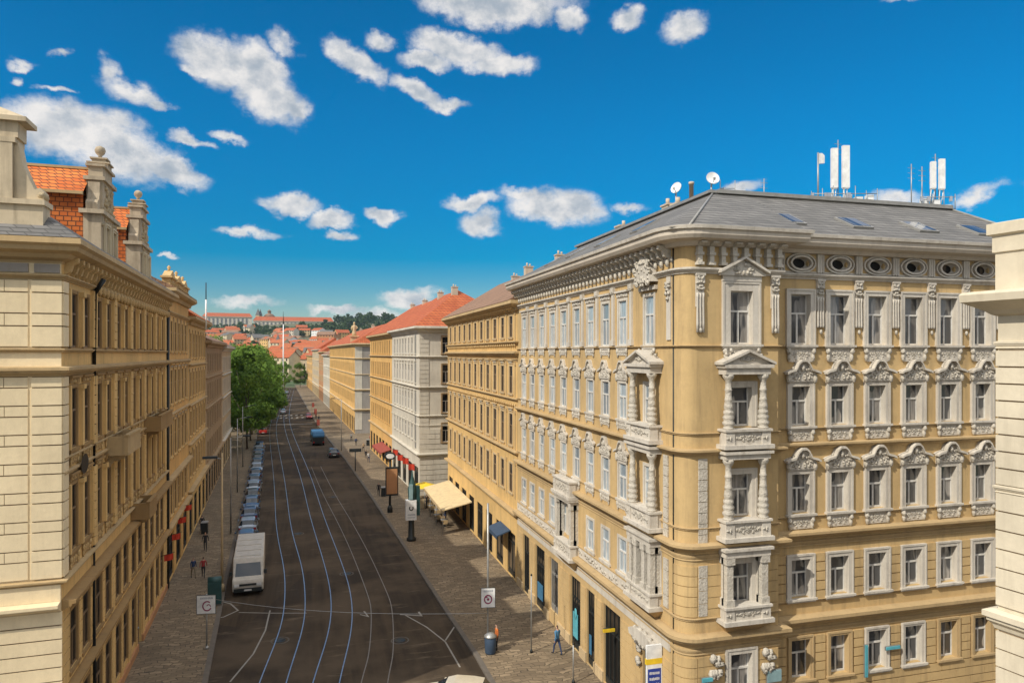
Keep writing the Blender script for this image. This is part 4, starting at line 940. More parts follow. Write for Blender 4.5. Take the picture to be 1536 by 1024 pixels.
def build_rows():
    # right row
    r2, rf = row_house('tenement_house', 'long yellow tenement beside the white trimmed corner house, with a cream shop awning below', (15.1, 52.85), 0, 'R', 30.1, 13, 22.0,
              [(19.3, 21.0), (14.8, 17.0), (10.7, 13.2), (6.9, 9.2)], 2.63, 1.0, 'amber', 'sand', 'paneR', 'tileb', 4.2,
              [(19.0, .3, .3), (18.2, .4, .5), (14.5, .2, .25), (10.4, .3, .35), (5.7, .45, .5), (17.6, .12, .2)], pil=True, sash='sashb', hood='flat', ends=(0, 0), cornm='ochrestone', chim=3)
    q = random.Random(2)
    m = MB(fac(0, 30.1, -90))
    for i in range(46): u = .4 + i * .65; m.blob(u, -.1, 18.65, .14, .12, .17, 5); m.prism_x([(0, 21.7), (-.5, 21.75), (-.45, 21.5), (0, 21.2)], u - .1, u + .1); m.blob(u, -.08, 13.9, .16, .1, .16, 5)
    absorb([c for c in r2.children if c.name.startswith('cornice')][0], m, 'amberrel')
    AR = R(3.1)
    dv = Vector((-math.sin(AR), math.cos(AR))); X0 = Vector(ray(629, 87.9))
    def onR(px):   # distance along the row for a pixel column
        th = math.atan(358 / F); Z = F * 17.2 / (math.cos(th) * (px - 410)); x, y = ray(px, Z); return (Vector((x, y)) - X0).dot(dv)
    def oR(s_): p = X0 + dv * s_; return (p.x, p.y)
    s1, s2 = onR(588), onR(555)
    fl = [(18.0, 20.1), (14.3, 16.6), (10.6, 12.9), (6.9, 9.2)]
    r3, rf = row_house('tenement_house', 'white rusticated tenement with an orange hipped roof on the far side of the side street', oR(0), AR, 'R', s1, 14, 21.3,
              fl, 2.3, 1.0, 'pale', 'pale', 'paneR', 'tiled', 5.2, [(17.7, .25, .3), (13.9, .3, .35), (10.3, .2, .25), (9.1, .1, .2), (5.6, .4, .5)], hood='flat', ends=(7.5, 0), nearwall='pale', near_c=True, chim=2)
    m = MB(); m.box(-.08, .0, 2.0, 2.6, 6, 20.5); 
    m.build('downpipe', 'lead', r3)
    s3, s4 = onR(532), onR(494); s5 = onR(478); s6 = onR(468); s7 = onR(461)
    r4, rf = row_house('tenement_house', 'deep yellow tenement joined behind the white rusticated one, red tiled roof', oR(s1 + .02), AR, 'R', s2 - s1, 14, 21.1,
              fl, 2.3, 1.0, 'amber2', 'amber2', 'paneR', 'tiled', 5.2, [(17.7, .3, .35), (13.9, .25, .3), (10.3, .25, .3), (5.6, .4, .5)], sash='sashb', ends=(0, 7), cornm='ochrestone')
    r5, rf = row_house('tenement_house', 'yellow tenement with grey stone side wall and a statue on its roof edge', oR(s3), AR, 'R', s4 - s3, 15, 20.2,
              [(17.2, 19.2), (13.8, 15.9), (10.3, 12.4), (6.8, 8.9)], 2.4, 1.0, 'amber2', 'amber', 'paneR', 'tiled', 4.5, [(17.0, .3, .4), (13.4, .2, .3), (10.0, .3, .4), (5.6, .4, .5)], sash='sashb', ends=(3, 0), nearwall='grey', cornm='sand', near_w=False, simple=True)
    m = MB(); m.box(.2, 14.5, -.07, 0, 16.6, 17.0); m.box(.2, 14.5, -.07, 0, 13, 13.3); m.box(.2, 14.5, -.07, 0, 9.7, 10.1); m.box(0, 1.6, -.06, 0, 1, 19.5); m.build('band', 'pale', r5)
    p = Vector(oR(s3)) + dv * 9 + Vector((.8, 0))
    t = thing('roof_statue', 'pale standing statue on a pedestal on the roof edge of the yellow house', 'statue', (p.x, p.y, 20.3)); 
    m = MB(); m.box(-.9, .9, -.9, .9, 0, 1.6, .15); m.box(-1.05, 1.05, -1.05, 1.05, 1.6, 1.85); m.build('pedestal', 'sand', t)
    m = MB(); m.lathe([(.55, 1.85), (.5, 2.6), (.38, 3.3), (.5, 3.9), (.42, 4.3), (.14, 4.45), (.14, 4.55), (.22, 4.7), (.24, 4.85), (.16, 5.05), (.03, 5.1)], 0, 0, 12); m.tube([(.45, 0, 4.2), (.7, -.2, 3.7), (.5, -.45, 3.5)], .13, 7); m.tube([(-.45, 0, 4.2), (-.65, -.1, 3.6), (-.55, -.2, 3.1)], .13, 7); m.build('figure', 'sand', t)
    row_house('tenement_house', 'narrow pale house next beyond the yellow house with the statue', oR(s4 + .1), AR, 'R', (s5 - s4) * .55, 13, 17.5, [(14.2, 16.2), (10.6, 12.8), (6.9, 9.1)], 2.6, 1.0, 'pale', 'pale', 'paneR', 'tileb', 3.5, [(13.6, .2, .3), (10, .2, .3), (5.6, .3, .4)], simple=True, chim=1)
    row_house('tenement_house', 'terracotta coloured house far down the right side of the street', oR(s4 + .3 + (s5 - s4) * .55), AR, 'R', (s5 - s4) * .45, 13, 18.6, [(15.2, 17.2), (11.6, 13.8), (7.5, 9.7)], 2.8, 1.0, 'terra', 'sand', 'paneR', 'tiled', 4.5, [(14.6, .2, .3), (5.6, .3, .4)], simple=True, chim=1)
    row_house('tenement_house', 'pale yellow house with steep red roof, last but one on the right', oR(s5 + .4), AR, 'R', s6 - s5, 13, 19.6, [(16, 18), (12.4, 14.6), (8.7, 10.9), (5.4, 7.2)], 3.0, 1.1, 'sand', 'pale', 'paneR', 'tiled', 4.5, [(15.2, .2, .3), (5, .3, .4)], simple=True, chim=1)
    row_house('tenement_house', 'orange rendered house closing the right side at the far end', oR(s6 + .6), AR, 'R', 60, 14, 17.0, [(13.6, 15.6), (10, 12.1), (6.2, 8.4)], 3.2, 1.1, 'amber2', 'sand', 'paneR', 'tiled', 4.0, [(12.8, .2, .3), (5.2, .3, .4)], simple=True, chim=1)
    # left row
    dl = Vector((-math.sin(AL), math.cos(AL))); OL = Vector((OLx, OLy))
    def oL(s_, off=0): p = OL + dl * s_ - Vector((math.cos(AL), math.sin(AL))) * off; return (p.x, p.y)
    l2, _ = row_house('tenement_house', 'amber tenement with carved attic next to the cream corner one on the left', oL(27.65), AL, 'L', 13.7, 13, 22.9,
              [(18.2, 20.6), (14.0, 16.7), (9.8, 12.6), (5.2, 7.6)], 2.25, 1.05, 'amber2', 'amber', 'paneL', 'tileb', 3.2, [(21.3, .25, .3), (17.5, .3, .4), (13.3, .25, .3), (8.4, .45, .45), (4.7, .4, .4)], pil=True, hood='flat', sash='sashb', cornm='ochrestone', near_w=False)
    m = MB(fac(0, 0, 90))
    for u, a in ((2.6, 1.5), (6.8, 2.0), (11.0, 1.5)):
        m.box(u - a, u + a, -.1, .5, 23.05, 23.9); m.box(u - a - .2, u + a + .2, -.25, .6, 23.9, 24.05); m.prism_y([(u - a, 24.05), (u + a, 24.05), (u, 24.6)], -.1, .5)
        m.lumps(u - a, u + a, 23.2, 23.8, -.12, 6, 3, .12)
        m.lathe([(.15, 24.5), (.08, 24.7), (.15, 24.85), (.04, 25.0)], u, .2, 8)
    m.build('attic', 'amberrel', l2)
    l3, _ = row_house('tenement_house', 'third tenement on the left, amber with an orange tiled roof', oL(41.5), AL, 'L', 16.4, 13, 21.4, [(17.6, 20.0), (13.8, 16.2), (10, 12.4), (6, 8.4)], 2.6, 1.1, 'amber', 'amber', 'paneL', 'tile', 4.5, [(17.0, .25, .3), (13.1, .25, .3), (9.4, .3, .3), (5, .45, .4)], pil=True, sash='sashb', cornm='ochrestone', near_w=False)
    l4, _ = row_house('tenement_house', 'dull brown weathered tenement, fourth on the left', oL(58.0), AL, 'L', 25.5, 13, 19.4, [(15.8, 18), (12.2, 14.4), (8.8, 11), (5.2, 7.4)], 2.8, 1.1, 'soot', 'soot', 'paneL', 'tileb', 3, [(15.2, .25, .3), (11.6, .25, .3), (4.8, .4, .4)], sash='sashb', near_w=False, cornm='soot')
    l5, _ = row_house('tenement_house', 'sandy house ending the left row beside the street trees', oL(83.6), AL, 'L', 21, 13, 19.0, [(15.2, 17.4), (11.8, 14), (8.4, 10.6), (5.2, 7.2)], 2.8, 1.1, 'sand', 'pale', 'paneL', 'tileb', 3, [(14.8, .25, .3), (11.3, .25, .3), (4.8, .4, .4)], sash='sashb', near_w=False)
    # thin pole over the third roof
    x, y = ray(309, 75); t = thing('roof_mast', 'thin white mast standing on the roofs at the left', 'mast', (x, y, 20.5)); m = MB(); m.tube([(0, 0, 0), (0, 0, 3.2)], .09, 8); m.build('lower_tube', 'whitep', t); m = MB(); m.tube([(0, 0, 3.2), (0, 0, 5.0)], .05, 6); m.build('tip', 'dark', t)
    return oL, oR
# ================================================================== ground, road, pavements
def smooth01(t): t = max(0, min(1, t)); return t * t * (3 - 2 * t)
TER = [(0, 0), (400, 0), (480, 2.5), (600, 8), (750, 19), (950, 38), (1150, 58), (1350, 76), (1600, 84), (2200, 60), (3200, 20), (6000, 0)]
def terr(x, y):
    Z = x * st + y * ct; X = x * ct - y * st
    z = 0
    for (a, b), (c, d) in zip(TER, TER[1:]):
        if a <= Z <= c: z = b + (d - b) * (Z - a) / (c - a); break
    px = 768 + F * X / max(Z, 1)
    k = 1 - .0 * smooth01((px - 440) / 300)
    if z > 1: z = z * (k + .10 * noise.noise(Vector((x / 210, y / 210, 3)))) + 2 * noise.noise(Vector((x / 60, y / 60, 1))) * min(1, z / 10)
    return z
def ground():
    mb = MB(); xs = [-1500] + [-1200 + 40 * i for i in range(56)] + [1500]; ys = [-300, 0, 200, 380] + [420 + 35 * i for i in range(40)] + [1990]
    n = len(xs); vs = [(x, y, terr(x, y) - .03) for y in ys for x in xs]
    mb.smooth = True; mb.add(vs, [(j * n + i, j * n + i + 1, (j + 1) * n + i + 1, (j + 1) * n + i) for j in range(len(ys) - 1) for i in range(n - 1)])
    m, nt, bs = new_mat('hill_ground'); bs.inputs['Roughness'].default_value = 1; v = pos(nt); a = nz(nt, v, .02, 6, .7)
    c = mixc(nt, maprange(nt, a, .4, .6), (.05, .085, .03), (.13, .12, .07)); nt.links.new(c, bs.inputs['Base Color']); M['hill'] = m
    tag(mb.build('ground', 'hill'), kind='structure')
LC = [(-5.6, 26), (-5.75, 38), (-6.1, 44), (-6.9, 58), (-7.7, 74), (-9.1, 100), (-10.6, 128), (-13.5, 180), (-17.5, 250), (-27, 430)]
RC = [(9.4, 34.5), (9.35, 41), (8.9, 49), (8.1, 66), (6.6, 95), (5.0, 123), (2.9, 150), (-.3, 200), (-3.4, 260), (-12, 430)]
def roads():
    m = MB(); m.add([(-90, -40, .004), (90, -40, .004), (90, 31, .004), (-90, 31, .004)], [(0, 1, 2, 3)])
    pts = [(-12, 31), (14, 31), (13.5, 60), (12, 100), (8, 160), (0, 260), (-6, 434), (-34, 434), (-20, 250), (-14, 128), (-11, 74)]
    m.add([(x, y, .004) for x, y in pts], [tuple(range(len(pts)))]); tag(m.build('road', 'asphalt'), kind='structure')
    # pavements as raised slabs
    cr = [(60, 24.5), (22, 24.5), (15, 24.8), (12.2, 26.2), (10.3, 28.6), (9.5, 31.5)]
    R_in = [(60, 32), (17, 32), (17, 83), (14, 160), (6, 300), (-4, 434)]
    poly = cr + RC[1:] + [R_in[-1]] + R_in[-2::-1]
    m = MB(); m.add([(x, y, .13) for x, y in poly], [tuple(range(len(poly)))]); tag(m.build('right_pavement', 'pave'), kind='structure')
    def kerb(line, name, w=.28):
        m = MB(); m.sweep(line, [(-.02, .14), (w * .9, .14), (w, .12), (w, .0)]); tag(m.build(name, 'kerb'), kind='structure')
    kerb((cr + RC[1:])[::-1], 'right_kerb')
    cl = [(-60, 28.3), (-14, 28.3), (-9.2, 28.8), (-6.8, 30.5), (-5.9, 33)]
    L_in = [(-60, 33), (-11, 33), (-12.5, 70), (-16, 128), (-26, 250), (-42, 430)]
    poly = cl + LC[1:] + L_in[::-1]
    m = MB(); m.add([(x, y, .13) for x, y in poly], [tuple(range(len(poly)))]); tag(m.build('left_pavement', 'pave'), kind='structure')
    kerb(cl + LC[1:], 'left_kerb')
    m = MB(); m.add([(17, -40, .12), (60, -40, .12), (60, 16.5, .12), (17, 16.5, .12)], [(0, 1, 2, 3)]); tag(m.build('near_pavement', 'pave'), kind='structure')
    # strip of tiles/asphalt patches with bluish sheen left of parked cars is the bare lane
    # rails
    img = {'A': [(404, 640), (411, 715), (414, 790), (426, 850), (427, 902), (419, 947), (389, 1022)],
           'C': [(426, 640), (449, 707), (464, 771), (488, 850), (497, 902), (492, 951), (469, 1022)],
           'E': [(467, 700), (484, 740), (505, 780), (527, 827), (550, 887), (557, 917), (554, 977), (542, 1020)]}
    def spl(P, n=9):
        P = [Vector(p) for p in P]; P = [P[0] * 2 - P[1]] + P + [P[-1] * 2 - P[-2]]; out = []
        for i in range(1, len(P) - 2):
            for k in range(n):
                t = k / n; a, b, c, d = P[i - 1], P[i], P[i + 1], P[i + 2]
                out.append(.5 * ((2 * b) + (c - a) * t + (2 * a - 5 * b + 4 * c - d) * t * t + (3 * b - a - 3 * c + d) * t ** 3))
        out.append(P[-2]); return out
    for nm, pl in img.items():
        w = [Vector(gp(*p)) for p in pl]
        if nm != 'E': w = [Vector(gp(430 if nm == 'A' else 437, 583)), Vector(gp(417 if nm == 'A' else 428, 610))] + w
        w.append(w[-1] + (w[-1] - w[-2]).normalized() * 9); w.append(w[-1] + (w[-1] - w[-2]).normalized() * 14 + Vector((-2.5, 0)))
        w = spl(w)
        for _ in range(12): w = [w[0]] + [(w[i - 1] + w[i] * 2 + w[i + 1]) / 4 for i in range(1, len(w) - 1)] + [w[-1]]
        for off, lab in ((0, 'left'), (1.435, 'right')):
            # rails: a thin shining head flanked by a groove
            q = []
            for i in range(len(w)):
                t = (w[min(i + 1, len(w) - 1)] - w[max(i - 1, 0)]).normalized(); nrm = Vector((-t.y, t.x))
                q.append(w[i] + nrm * off)
            m = MB(); m.sweep([tuple(p) for p in q], [(-.03, .0045), (-.03, .022), (.03, .022), (.03, .0045)])
            tag(m.build('tram_rail', 'dullrail' if nm == 'E' else 'steel'), {'A': 'leftmost track', 'C': 'middle track', 'E': 'rightmost, branching track'}[nm].join(('shining tram rail, ' + lab + ' rail of the ', ' in the road')), 'rail', 'tram rails set in the road')
    # painted lines
    def line(P, w, name='road_marking'):
        P = [Vector(p) for p in P]; m = MB(); m.sweep([tuple(p) for p in P], [(-w / 2, .0085), (w / 2, .0085)]); 
        return m
    m = line([gp(325, 899), gp(360, 905), gp(430, 912), gp(560, 917), gp(688, 918)], .14); m.v = m.v
    ms = [line([gp(313, 928), gp(335, 925), gp(357, 915), gp(346, 905), gp(330, 901)], .12), line([gp(358, 918), gp(405, 919), gp(460, 919)], .1), line([gp(540, 921), gp(552, 924), gp(546, 916)], .12),
          line([gp(608, 922), gp(640, 940), gp(668, 962), gp(690, 1000)], .1), line([gp(668, 960), gp(684, 936)], .1), line([gp(345, 1022), gp(380, 980), gp(398, 945), gp(405, 915)], .1),
          line([gp(600, 921), gp(632, 923), gp(628, 917)], .14)]
    a = MB()
    for b in ms: a.add(b.v, b.f)
    tag(a.build('road_marking', 'paint'), kind='structure')
    m = MB()
    for y in (206, 214): 
        for i in range(9):
            x = -12.6 - (y - 206) * .05 + 1.45 * i; m.box(x, x + .6, y, y + 3.2, .005, .0085)
    for y in (188, 236, 262, 300): x = -13.5 - (y - 190) * .055; m.box(x, x + 12.5, y, y + .7, .005, .0085)
    tag(m.build('crossing_stripes', 'paint'), kind='structure')
# ================================================================== trees
def leafmat(name, a, b):
    m, nt, bs = new_mat(name); bs.inputs['Roughness'].default_value = .75; bs.inputs['Specular IOR Level'].default_value = .2
    v = pos(nt); n = nz(nt, v, .6, 3); oi = N(nt, 'ShaderNodeObjectInfo')
    c = mixc(nt, maprange(nt, n, .35, .65), a, b); g = N(nt, 'ShaderNodeNewGeometry')
    c = mixc(nt, maprange(nt, g.outputs['Random Per Island'], 0, 1, 0, .55), c, [x * 1.6 for x in b])
    h = N(nt, 'ShaderNodeHueSaturation'); nt.links.new(c, h.inputs['Color']); nt.links.new(maprange(nt, oi.outputs['Random'], 0, 1, .75, 1.2), h.inputs['Value'])
    nt.links.new(h.outputs[0], bs.inputs['Base Color'])
    tr = N(nt, 'ShaderNodeBsdfTranslucent'); nt.links.new(h.outputs[0], tr.inputs[0]); mx = N(nt, 'ShaderNodeMixShader'); mx.inputs[0].default_value = .3
    nt.links.new(bs.outputs[0], mx.inputs[1]); nt.links.new(tr.outputs[0], mx.inputs[2]); nt.links.new(mx.outputs[0], nt.nodes['Material Output'].inputs[0]); return m
def crown_mesh(seed, h, rad, base, n, leaf, mat):
    q = random.Random(seed); vs = []; fs = []
    cl = []
    for _ in range(30):
        a = q.uniform(0, 6.28); t = q.random(); r = rad * math.sqrt(q.random()) * math.sin(math.pi * (.15 + .8 * t)) ** .7
        cl.append((r * math.cos(a), r * math.sin(a), base + (h - base) * (.08 + .86 * t), rad * q.uniform(.17, .34)))
    for _ in range(n):
        cx, cy, cz, cr = q.choice(cl)
        d = Vector((q.gauss(0, 1), q.gauss(0, 1), q.gauss(0, .8))).normalized(); rr = cr * (q.random() ** .35) * q.uniform(.8, 1.15)
        p = Vector((cx, cy, cz)) + d * rr
        a = Vector((q.gauss(0, 1), q.gauss(0, 1), q.gauss(0, 1))).normalized(); b = a.cross(d + Vector((.01, 0, 0))).normalized(); a = (a - d * a.dot(d) * .6).normalized()
        s_ = leaf * q.uniform(.6, 1.4); k = len(vs); vs += [p - a * s_, p - b * s_ * .55, p + a * s_, p + b * s_ * .55]; fs.append((k, k + 1, k + 2, k + 3))
    me = bpy.data.meshes.new('crown'); me.from_pydata(vs, [], fs); me.materials.append(mat); return me, cl
def tree_proto(name, label, seed, h, rad, base, n, leaf, mat, tr=.25):
    t = thing(name, label, 'tree'); me, cl = crown_mesh(seed, h, rad, base, n, leaf, mat)
    m = MB(); m.tube([(0, 0, -.3), (.05, 0, base * .6), (.1, .1, base + (h - base) * .35), (0, .1, h * .8)], tr, 8, tr * .25)
    for cx, cy, cz, cr in cl[:10]:
        z0 = min(cz - .5, base + (cz - base) * .25); m.tube([(.05, .05, z0), (cx * .5, cy * .5, (z0 + cz) / 2 + .2), (cx, cy, cz)], tr * .4, 5, tr * .08)
    m.build('trunk', 'bark', t); link('crown', me, t); return t
def trees(oL):
    lm = leafmat('street_leaves', (.055, .12, .02), (.17, .28, .04)); fm = leafmat('far_leaves', (.03, .06, .025), (.07, .11, .04))
    protos = [tree_proto('street_tree', 'x', 3 + i, h, r, 2.6, 7500, .33, lm) for i, (h, r) in enumerate(((19.5, 7.2), (18, 6.8), (20.5, 7.6)))]
    dl = Vector((-math.sin(AL), math.cos(AL)))
    pl = [(gx, gy) for gx, gy in [(-19.5, 134), (-12.4, 141), (-20, 147), (-12.9, 154), (-22, 156), (-13.6, 166), (-22.5, 172), (-14.2, 180), (-25, 186), (-15.0, 195), (-23.5, 202), (-16, 211), (-27, 216), (-18, 226), (-25, 238), (-19.2, 246), (-30, 260), (-20.4, 270), (-31, 285), (-22, 298)]]
    pl += [(-22.5, 325), (-31, 345), (-15, 372), (-23, 385), (-8, 392), (-29, 400), (-17, 415)]
    words = ['first', 'second', 'third', 'fourth', 'fifth', 'sixth', 'seventh', 'eighth', 'ninth', 'tenth', 'eleventh', 'twelfth', 'thirteenth', 'fourteenth', 'fifteenth', 'sixteenth', 'seventeenth', 'eighteenth', 'nineteenth', 'twentieth']
    used = set()
    for i, (x, y) in enumerate(pl):
        p = protos[i % 3]; o = p if i % 3 not in used else copy_tree(p); used.add(i % 3)
        s_ = rnd.uniform(.88, 1.08) * (1 if i < 20 else .62); o.location = (x, y, .1); o.rotation_euler = (0, 0, rnd.uniform(0, 6.28)); o.scale = (s_ * .95, s_ * .95, s_)
        lab = (words[i] + ' leafy green tree along the left side, counted from the end of the house row') if i < 20 else ['small round tree at the far street end, left group front', 'small tree behind the left group at the far street end', 'small tree in the middle of the far street end', 'small tree left of middle closing the street', 'small tree nearest the houses on the right at the street end', 'rearmost left tree at the far street end', 'farthest small tree closing the street in the middle'][i - 20]
        tag(o, lab, 'tree', 'leafy trees along the left of the street')
    # wooded hillside
    far = [tree_proto('hill_tree', 'y', 31 + i, 12, 5.5, 1.5, 420, 1.15, fm, .35) for i in range(2)]
    q = random.Random(8); first = [True, True]; cnt = 0
    spots = []
    for _ in range(2600):
        Z = q.uniform(520, 1600); px = q.uniform(300, 830)
        x, y = ray(px, Z); spots.append((Z, px, x, y))
    keep = []
    for Z, px, x, y in spots:
        dens = .16 + .9 * smooth01((Z - 900) / 200) * (.25 + .75 * smooth01((px - 455) / 40)) 
        if noise.noise(Vector((x / 90, y / 90, 0))) > .15: dens += .3
        if Z > 1200 and px < 505: continue
        if q.random() < dens * .9: keep.append((Z, px, x, y))
    keep.sort(); keep = keep[:285] if False else q.sample(keep, min(len(keep), 285))
    for Z, px, x, y in keep:
        k = cnt % 2; o = far[k] if first[k] else copy_tree(far[k]); first[k] = False; s_ = q.uniform(.7, 1.5); o.location = (x, y, terr(x, y) - .5); o.rotation_euler = (0, 0, q.uniform(0, 6)); o.scale = (s_, s_, s_ * q.uniform(.8, 1.1))
        tag(o, 'dark green tree among many on the distant hillside', 'tree', 'trees on the distant hillside'); cnt += 1
    # far wood as one mass
    vs, fs = [], []
    for _ in range(26000):
        Z = q.uniform(980, 1650); px = q.uniform(280, 900); x, y = ray(px, Z)
        if Z > 1215 and px < 520: continue
        if noise.noise(Vector((x / 120, y / 120, 4))) + .35 * smooth01((px - 430) / 50) < .0: continue
        z = terr(x, y) + q.uniform(0, 9) * q.random() ** .5; c = Vector((x, y, z)); a = Vector((q.gauss(0, 1), q.gauss(0, 1), q.gauss(0, 1))).normalized(); b = a.cross(Vector((q.gauss(0, 1), 1, .3))).normalized(); s_ = q.uniform(.9, 2.4)
        k = len(vs); vs += [c - a * s_, c - b * s_, c + a * s_, c + b * s_]; fs.append((k, k + 1, k + 2, k + 3))
    me = bpy.data.meshes.new('far_wood'); me.from_pydata(vs, [], fs); me.materials.append(fm); tag(link('far_wood', me), 'wooded slope on the skyline behind the roofs', 'wood', kind='stuff')
# ================================================================== town on the hill
def town():
    M['pale_w'] = M['paneF']; M['greyw'] = M['pale']; M['tiled2'] = tiles('weathered_tile', (.50, .15, .06), (.40, .13, .06), .5, .35)
    q = random.Random(21); W = ['pale', 'sand', 'cream', 'whitep', 'amber', 'terra']; RF = ['tiled', 'tiled2', 'tiled', 'tileb', 'slate', 'tiled2']
    wn = {'pale': 'off white', 'sand': 'sandy', 'cream': 'cream', 'whitep': 'white', 'amber': 'amber', 'terra': 'brick coloured'}; rn = {'tiled': 'red', 'tiled2': 'orange', 'tileb': 'brown', 'slate': 'grey'}
    n = 0
    for _ in range(1200):
        Z = q.uniform(440, 1000) ; px = q.uniform(305, 600); x, y = ray(px, Z)
        if abs(px - 442) < 15 and Z < 470: continue
        if q.random() < smooth01((px - 440) / 90) * .6 + smooth01((Z - 650) / 300) * .5: continue
        z = terr(x, y); w, d, h = q.uniform(9, 20), q.uniform(8, 11), q.uniform(8, 15); r = q.uniform(2, 4); wm, rm = q.choice(W), q.choice(RF)
        t = thing('town_house', '%s house with %s roof among many on the distant slope' % (wn[wm], rn[rm]), 'house', (x, y, z), -TH + q.uniform(-.7, .7), 'houses on the distant slope'); w /= 2; d /= 2
        m = MB(); m.box(-w, w, -d, d, -6, h); m.add([(-w, -d, h), (-w, d, h), (-w, 0, h + r)], [(0, 1, 2)]); m.add([(w, -d, h), (w, 0, h + r), (w, d, h)], [(0, 1, 2)]); m.build('wall', wm, t)
        m = MB(); m.add([(-w - .5, -d - .6, h - .3), (w + .5, -d - .6, h - .3), (w + .5, 0, h + r + .1), (-w - .5, 0, h + r + .1), (w + .5, d + .6, h - .3), (-w - .5, d + .6, h - .3)], [(0, 1, 2, 3), (3, 2, 4, 5)]); rf = m.build('roof', rm, t)
        m = MB(); k = int(w * 2 / 3.2)
        for f in range(int(h / 3.2)):
            for i in range(k): u = -w + (i + .5) * 2 * w / k; zz = h - 2.4 - 3.2 * f; m.box(u - .55, u + .55, -d - .04, -d + .05, zz, zz + 1.5)
        m.build('window_row', 'paneD', t)
        n += 1
        if n >= 150: break
    # long monastery / castle range on the ridge
    def rng(px0, px1, Z0, Z1, ytop, yb, wm, label, roof=9, cat='palace', cols=True):
        a = Vector(ray(px0, Z0)); b = Vector(ray(px1, Z1)); L = (b - a).length; ang = math.atan2(b.y - a.y, b.x - a.x)
        zt = H + (HZ - ytop) * (Z0 + Z1) / 2 / F; zb = H + (HZ - yb) * (Z0 + Z1) / 2 / F; hh = zt - zb - roof
        t = thing('palace_range', label, cat, (a.x, a.y, zb), ang)
        m = MB(); m.box(0, L, 0, 16, -25, hh); m.build('wall', wm, t)
        m = MB(); m.add([(-1, -1, hh), (L + 1, -1, hh), (L + 1, 17, hh), (-1, 17, hh), (4, 8, hh + roof), (L - 4, 8, hh + roof)], [(0, 1, 5, 4), (1, 2, 5), (2, 3, 4, 5), (3, 0, 4)]); m.build('roof', 'tiled', t)
        m = MB()
        for i in range(int(L / 7)): u = 3.5 + i * 7; m.box(u - 1.7, u + 1.7, -.2, .1, 2, hh - 3)
        m.build('window_row', 'pale_w', t)
        m = MB(); m.sweep([(0, 0), (L, 0)], [(0, hh), (1.2, hh), (1, hh - 1), (0, hh - 1.4)]); m.build('cornice', 'pale', t)
    
    rng(304, 378, 1260, 1290, 469, 503, 'greyw', 'long pale palace range with red roof on the ridge, left wing', 7)
    rng(380, 500, 1290, 1330, 475, 500, 'greyw', 'long lower palace range with red roof on the ridge, right wing', 8)
    def tower(px, Z, ytop, yb, w, label, kind):
        x, y = ray(px, Z); zt = H + (HZ - ytop) * Z / F; zb = H + (HZ - yb) * Z / F; h = zt - zb
        t = thing('church_tower', label, 'tower', (x, y, zb), -TH)
        m = MB(); m.box(-w, w, -w, w, -10, h * .55); m.build('wall', 'sand', t)
        m = MB()
        if kind == 'dome': m.lathe([(w * 1.2, h * .55), (w * 1.25, h * .6), (w * .8, h * .72), (w * .35, h * .76), (w * .35, h * .85), (w * .5, h * .88), (.1, h)], 0, 0, 12)
        else: m.add([(-w * 1.1, -w * 1.1, h * .55), (w * 1.1, -w * 1.1, h * .55), (w * 1.1, w * 1.1, h * .55), (-w * 1.1, w * 1.1, h * .55), (0, 0, h)], [(0, 1, 4), (1, 2, 4), (2, 3, 4), (3, 0, 4)])
        m.build('spire', 'slate' if kind != 'dome' else 'tileb', t)
    tower(404, 1400, 464, 490, 9, 'broad domed tower rising over the palace roof on the ridge', 'dome')
    tower(387, 1380, 462, 486, 3.5, 'slim left spire on the palace roof on the ridge', 'spire'); tower(390.5, 1385, 463, 486, 3.0, 'slim right spire on the palace roof on the ridge', 'spire')
    tower(417, 700, 500, 545, 3.2, 'grey stone tower with pointed roof standing among the town houses', 'spire')
    x, y = ray(425, 330); t = thing('flag_pole', 'tall thin white mast rising over the far end of the street', 'mast', (x, y, 0)); z = H + (HZ - 467) * 330 / F
    m = MB(); m.tube([(0, 0, 0), (0, 0, z - 6)], .36, 8, .22); m.build('pole', 'whitep', t); m = MB(); m.tube([(0, 0, z - 6), (0, 0, z)], .2, 6, .06); m.build('tip', 'dark', t)
    # blocks closing the street
    for px0, px1, Z, yt, wm, rm, lab in ((426, 446, 470, 541, 'sand', 'slate', 'grey roofed house closing the end of the street'), (446, 470, 455, 532, 'cream', 'tiled', 'cream house with red roof closing the street on the right'), (395, 425, 480, 545, 'pale', 'tiled', 'pale house behind the last trees at the street end'), (350, 392, 460, 543, 'cream', 'tile', 'cream house seen over the trees on the left'), (470, 520, 440, 520, 'sand', 'tiled', 'sandy house behind the orange one at the far right end')):
        a = Vector(ray(px0, Z)); L = (px1 - px0) / F * Z; h = H + (HZ - yt) * Z / F; r = 4
        t = thing('town_house', lab, 'house', (a.x, a.y, terr(a.x, a.y) - .5), -TH); h -= r
        ops = [(1.5 + i * 3 - .5, 1.5 + i * 3 + .5, z, z + 1.8) for i in range(int(L / 3)) for z in (1.5, 5, 8.5) if z + 2.5 < h]
        m = MB(); wall(m, L, -2, h, ops); m.add([(0, 0, -2), (0, 12, -2), (0, 12, h), (0, 0, h)], [(0, 1, 2, 3)]); m.add([(L, 0, -2), (L, 12, -2), (L, 12, h), (L, 0, h)], [(0, 1, 2, 3)]); m.build('wall', wm, t)
        for o in ops: m = MB(); m.add([(o[0], .2, o[2]), (o[1], .2, o[2]), (o[1], .2, o[3]), (o[0], .2, o[3])], [(0, 1, 2, 3)]); m.build('window', 'paneD', t)
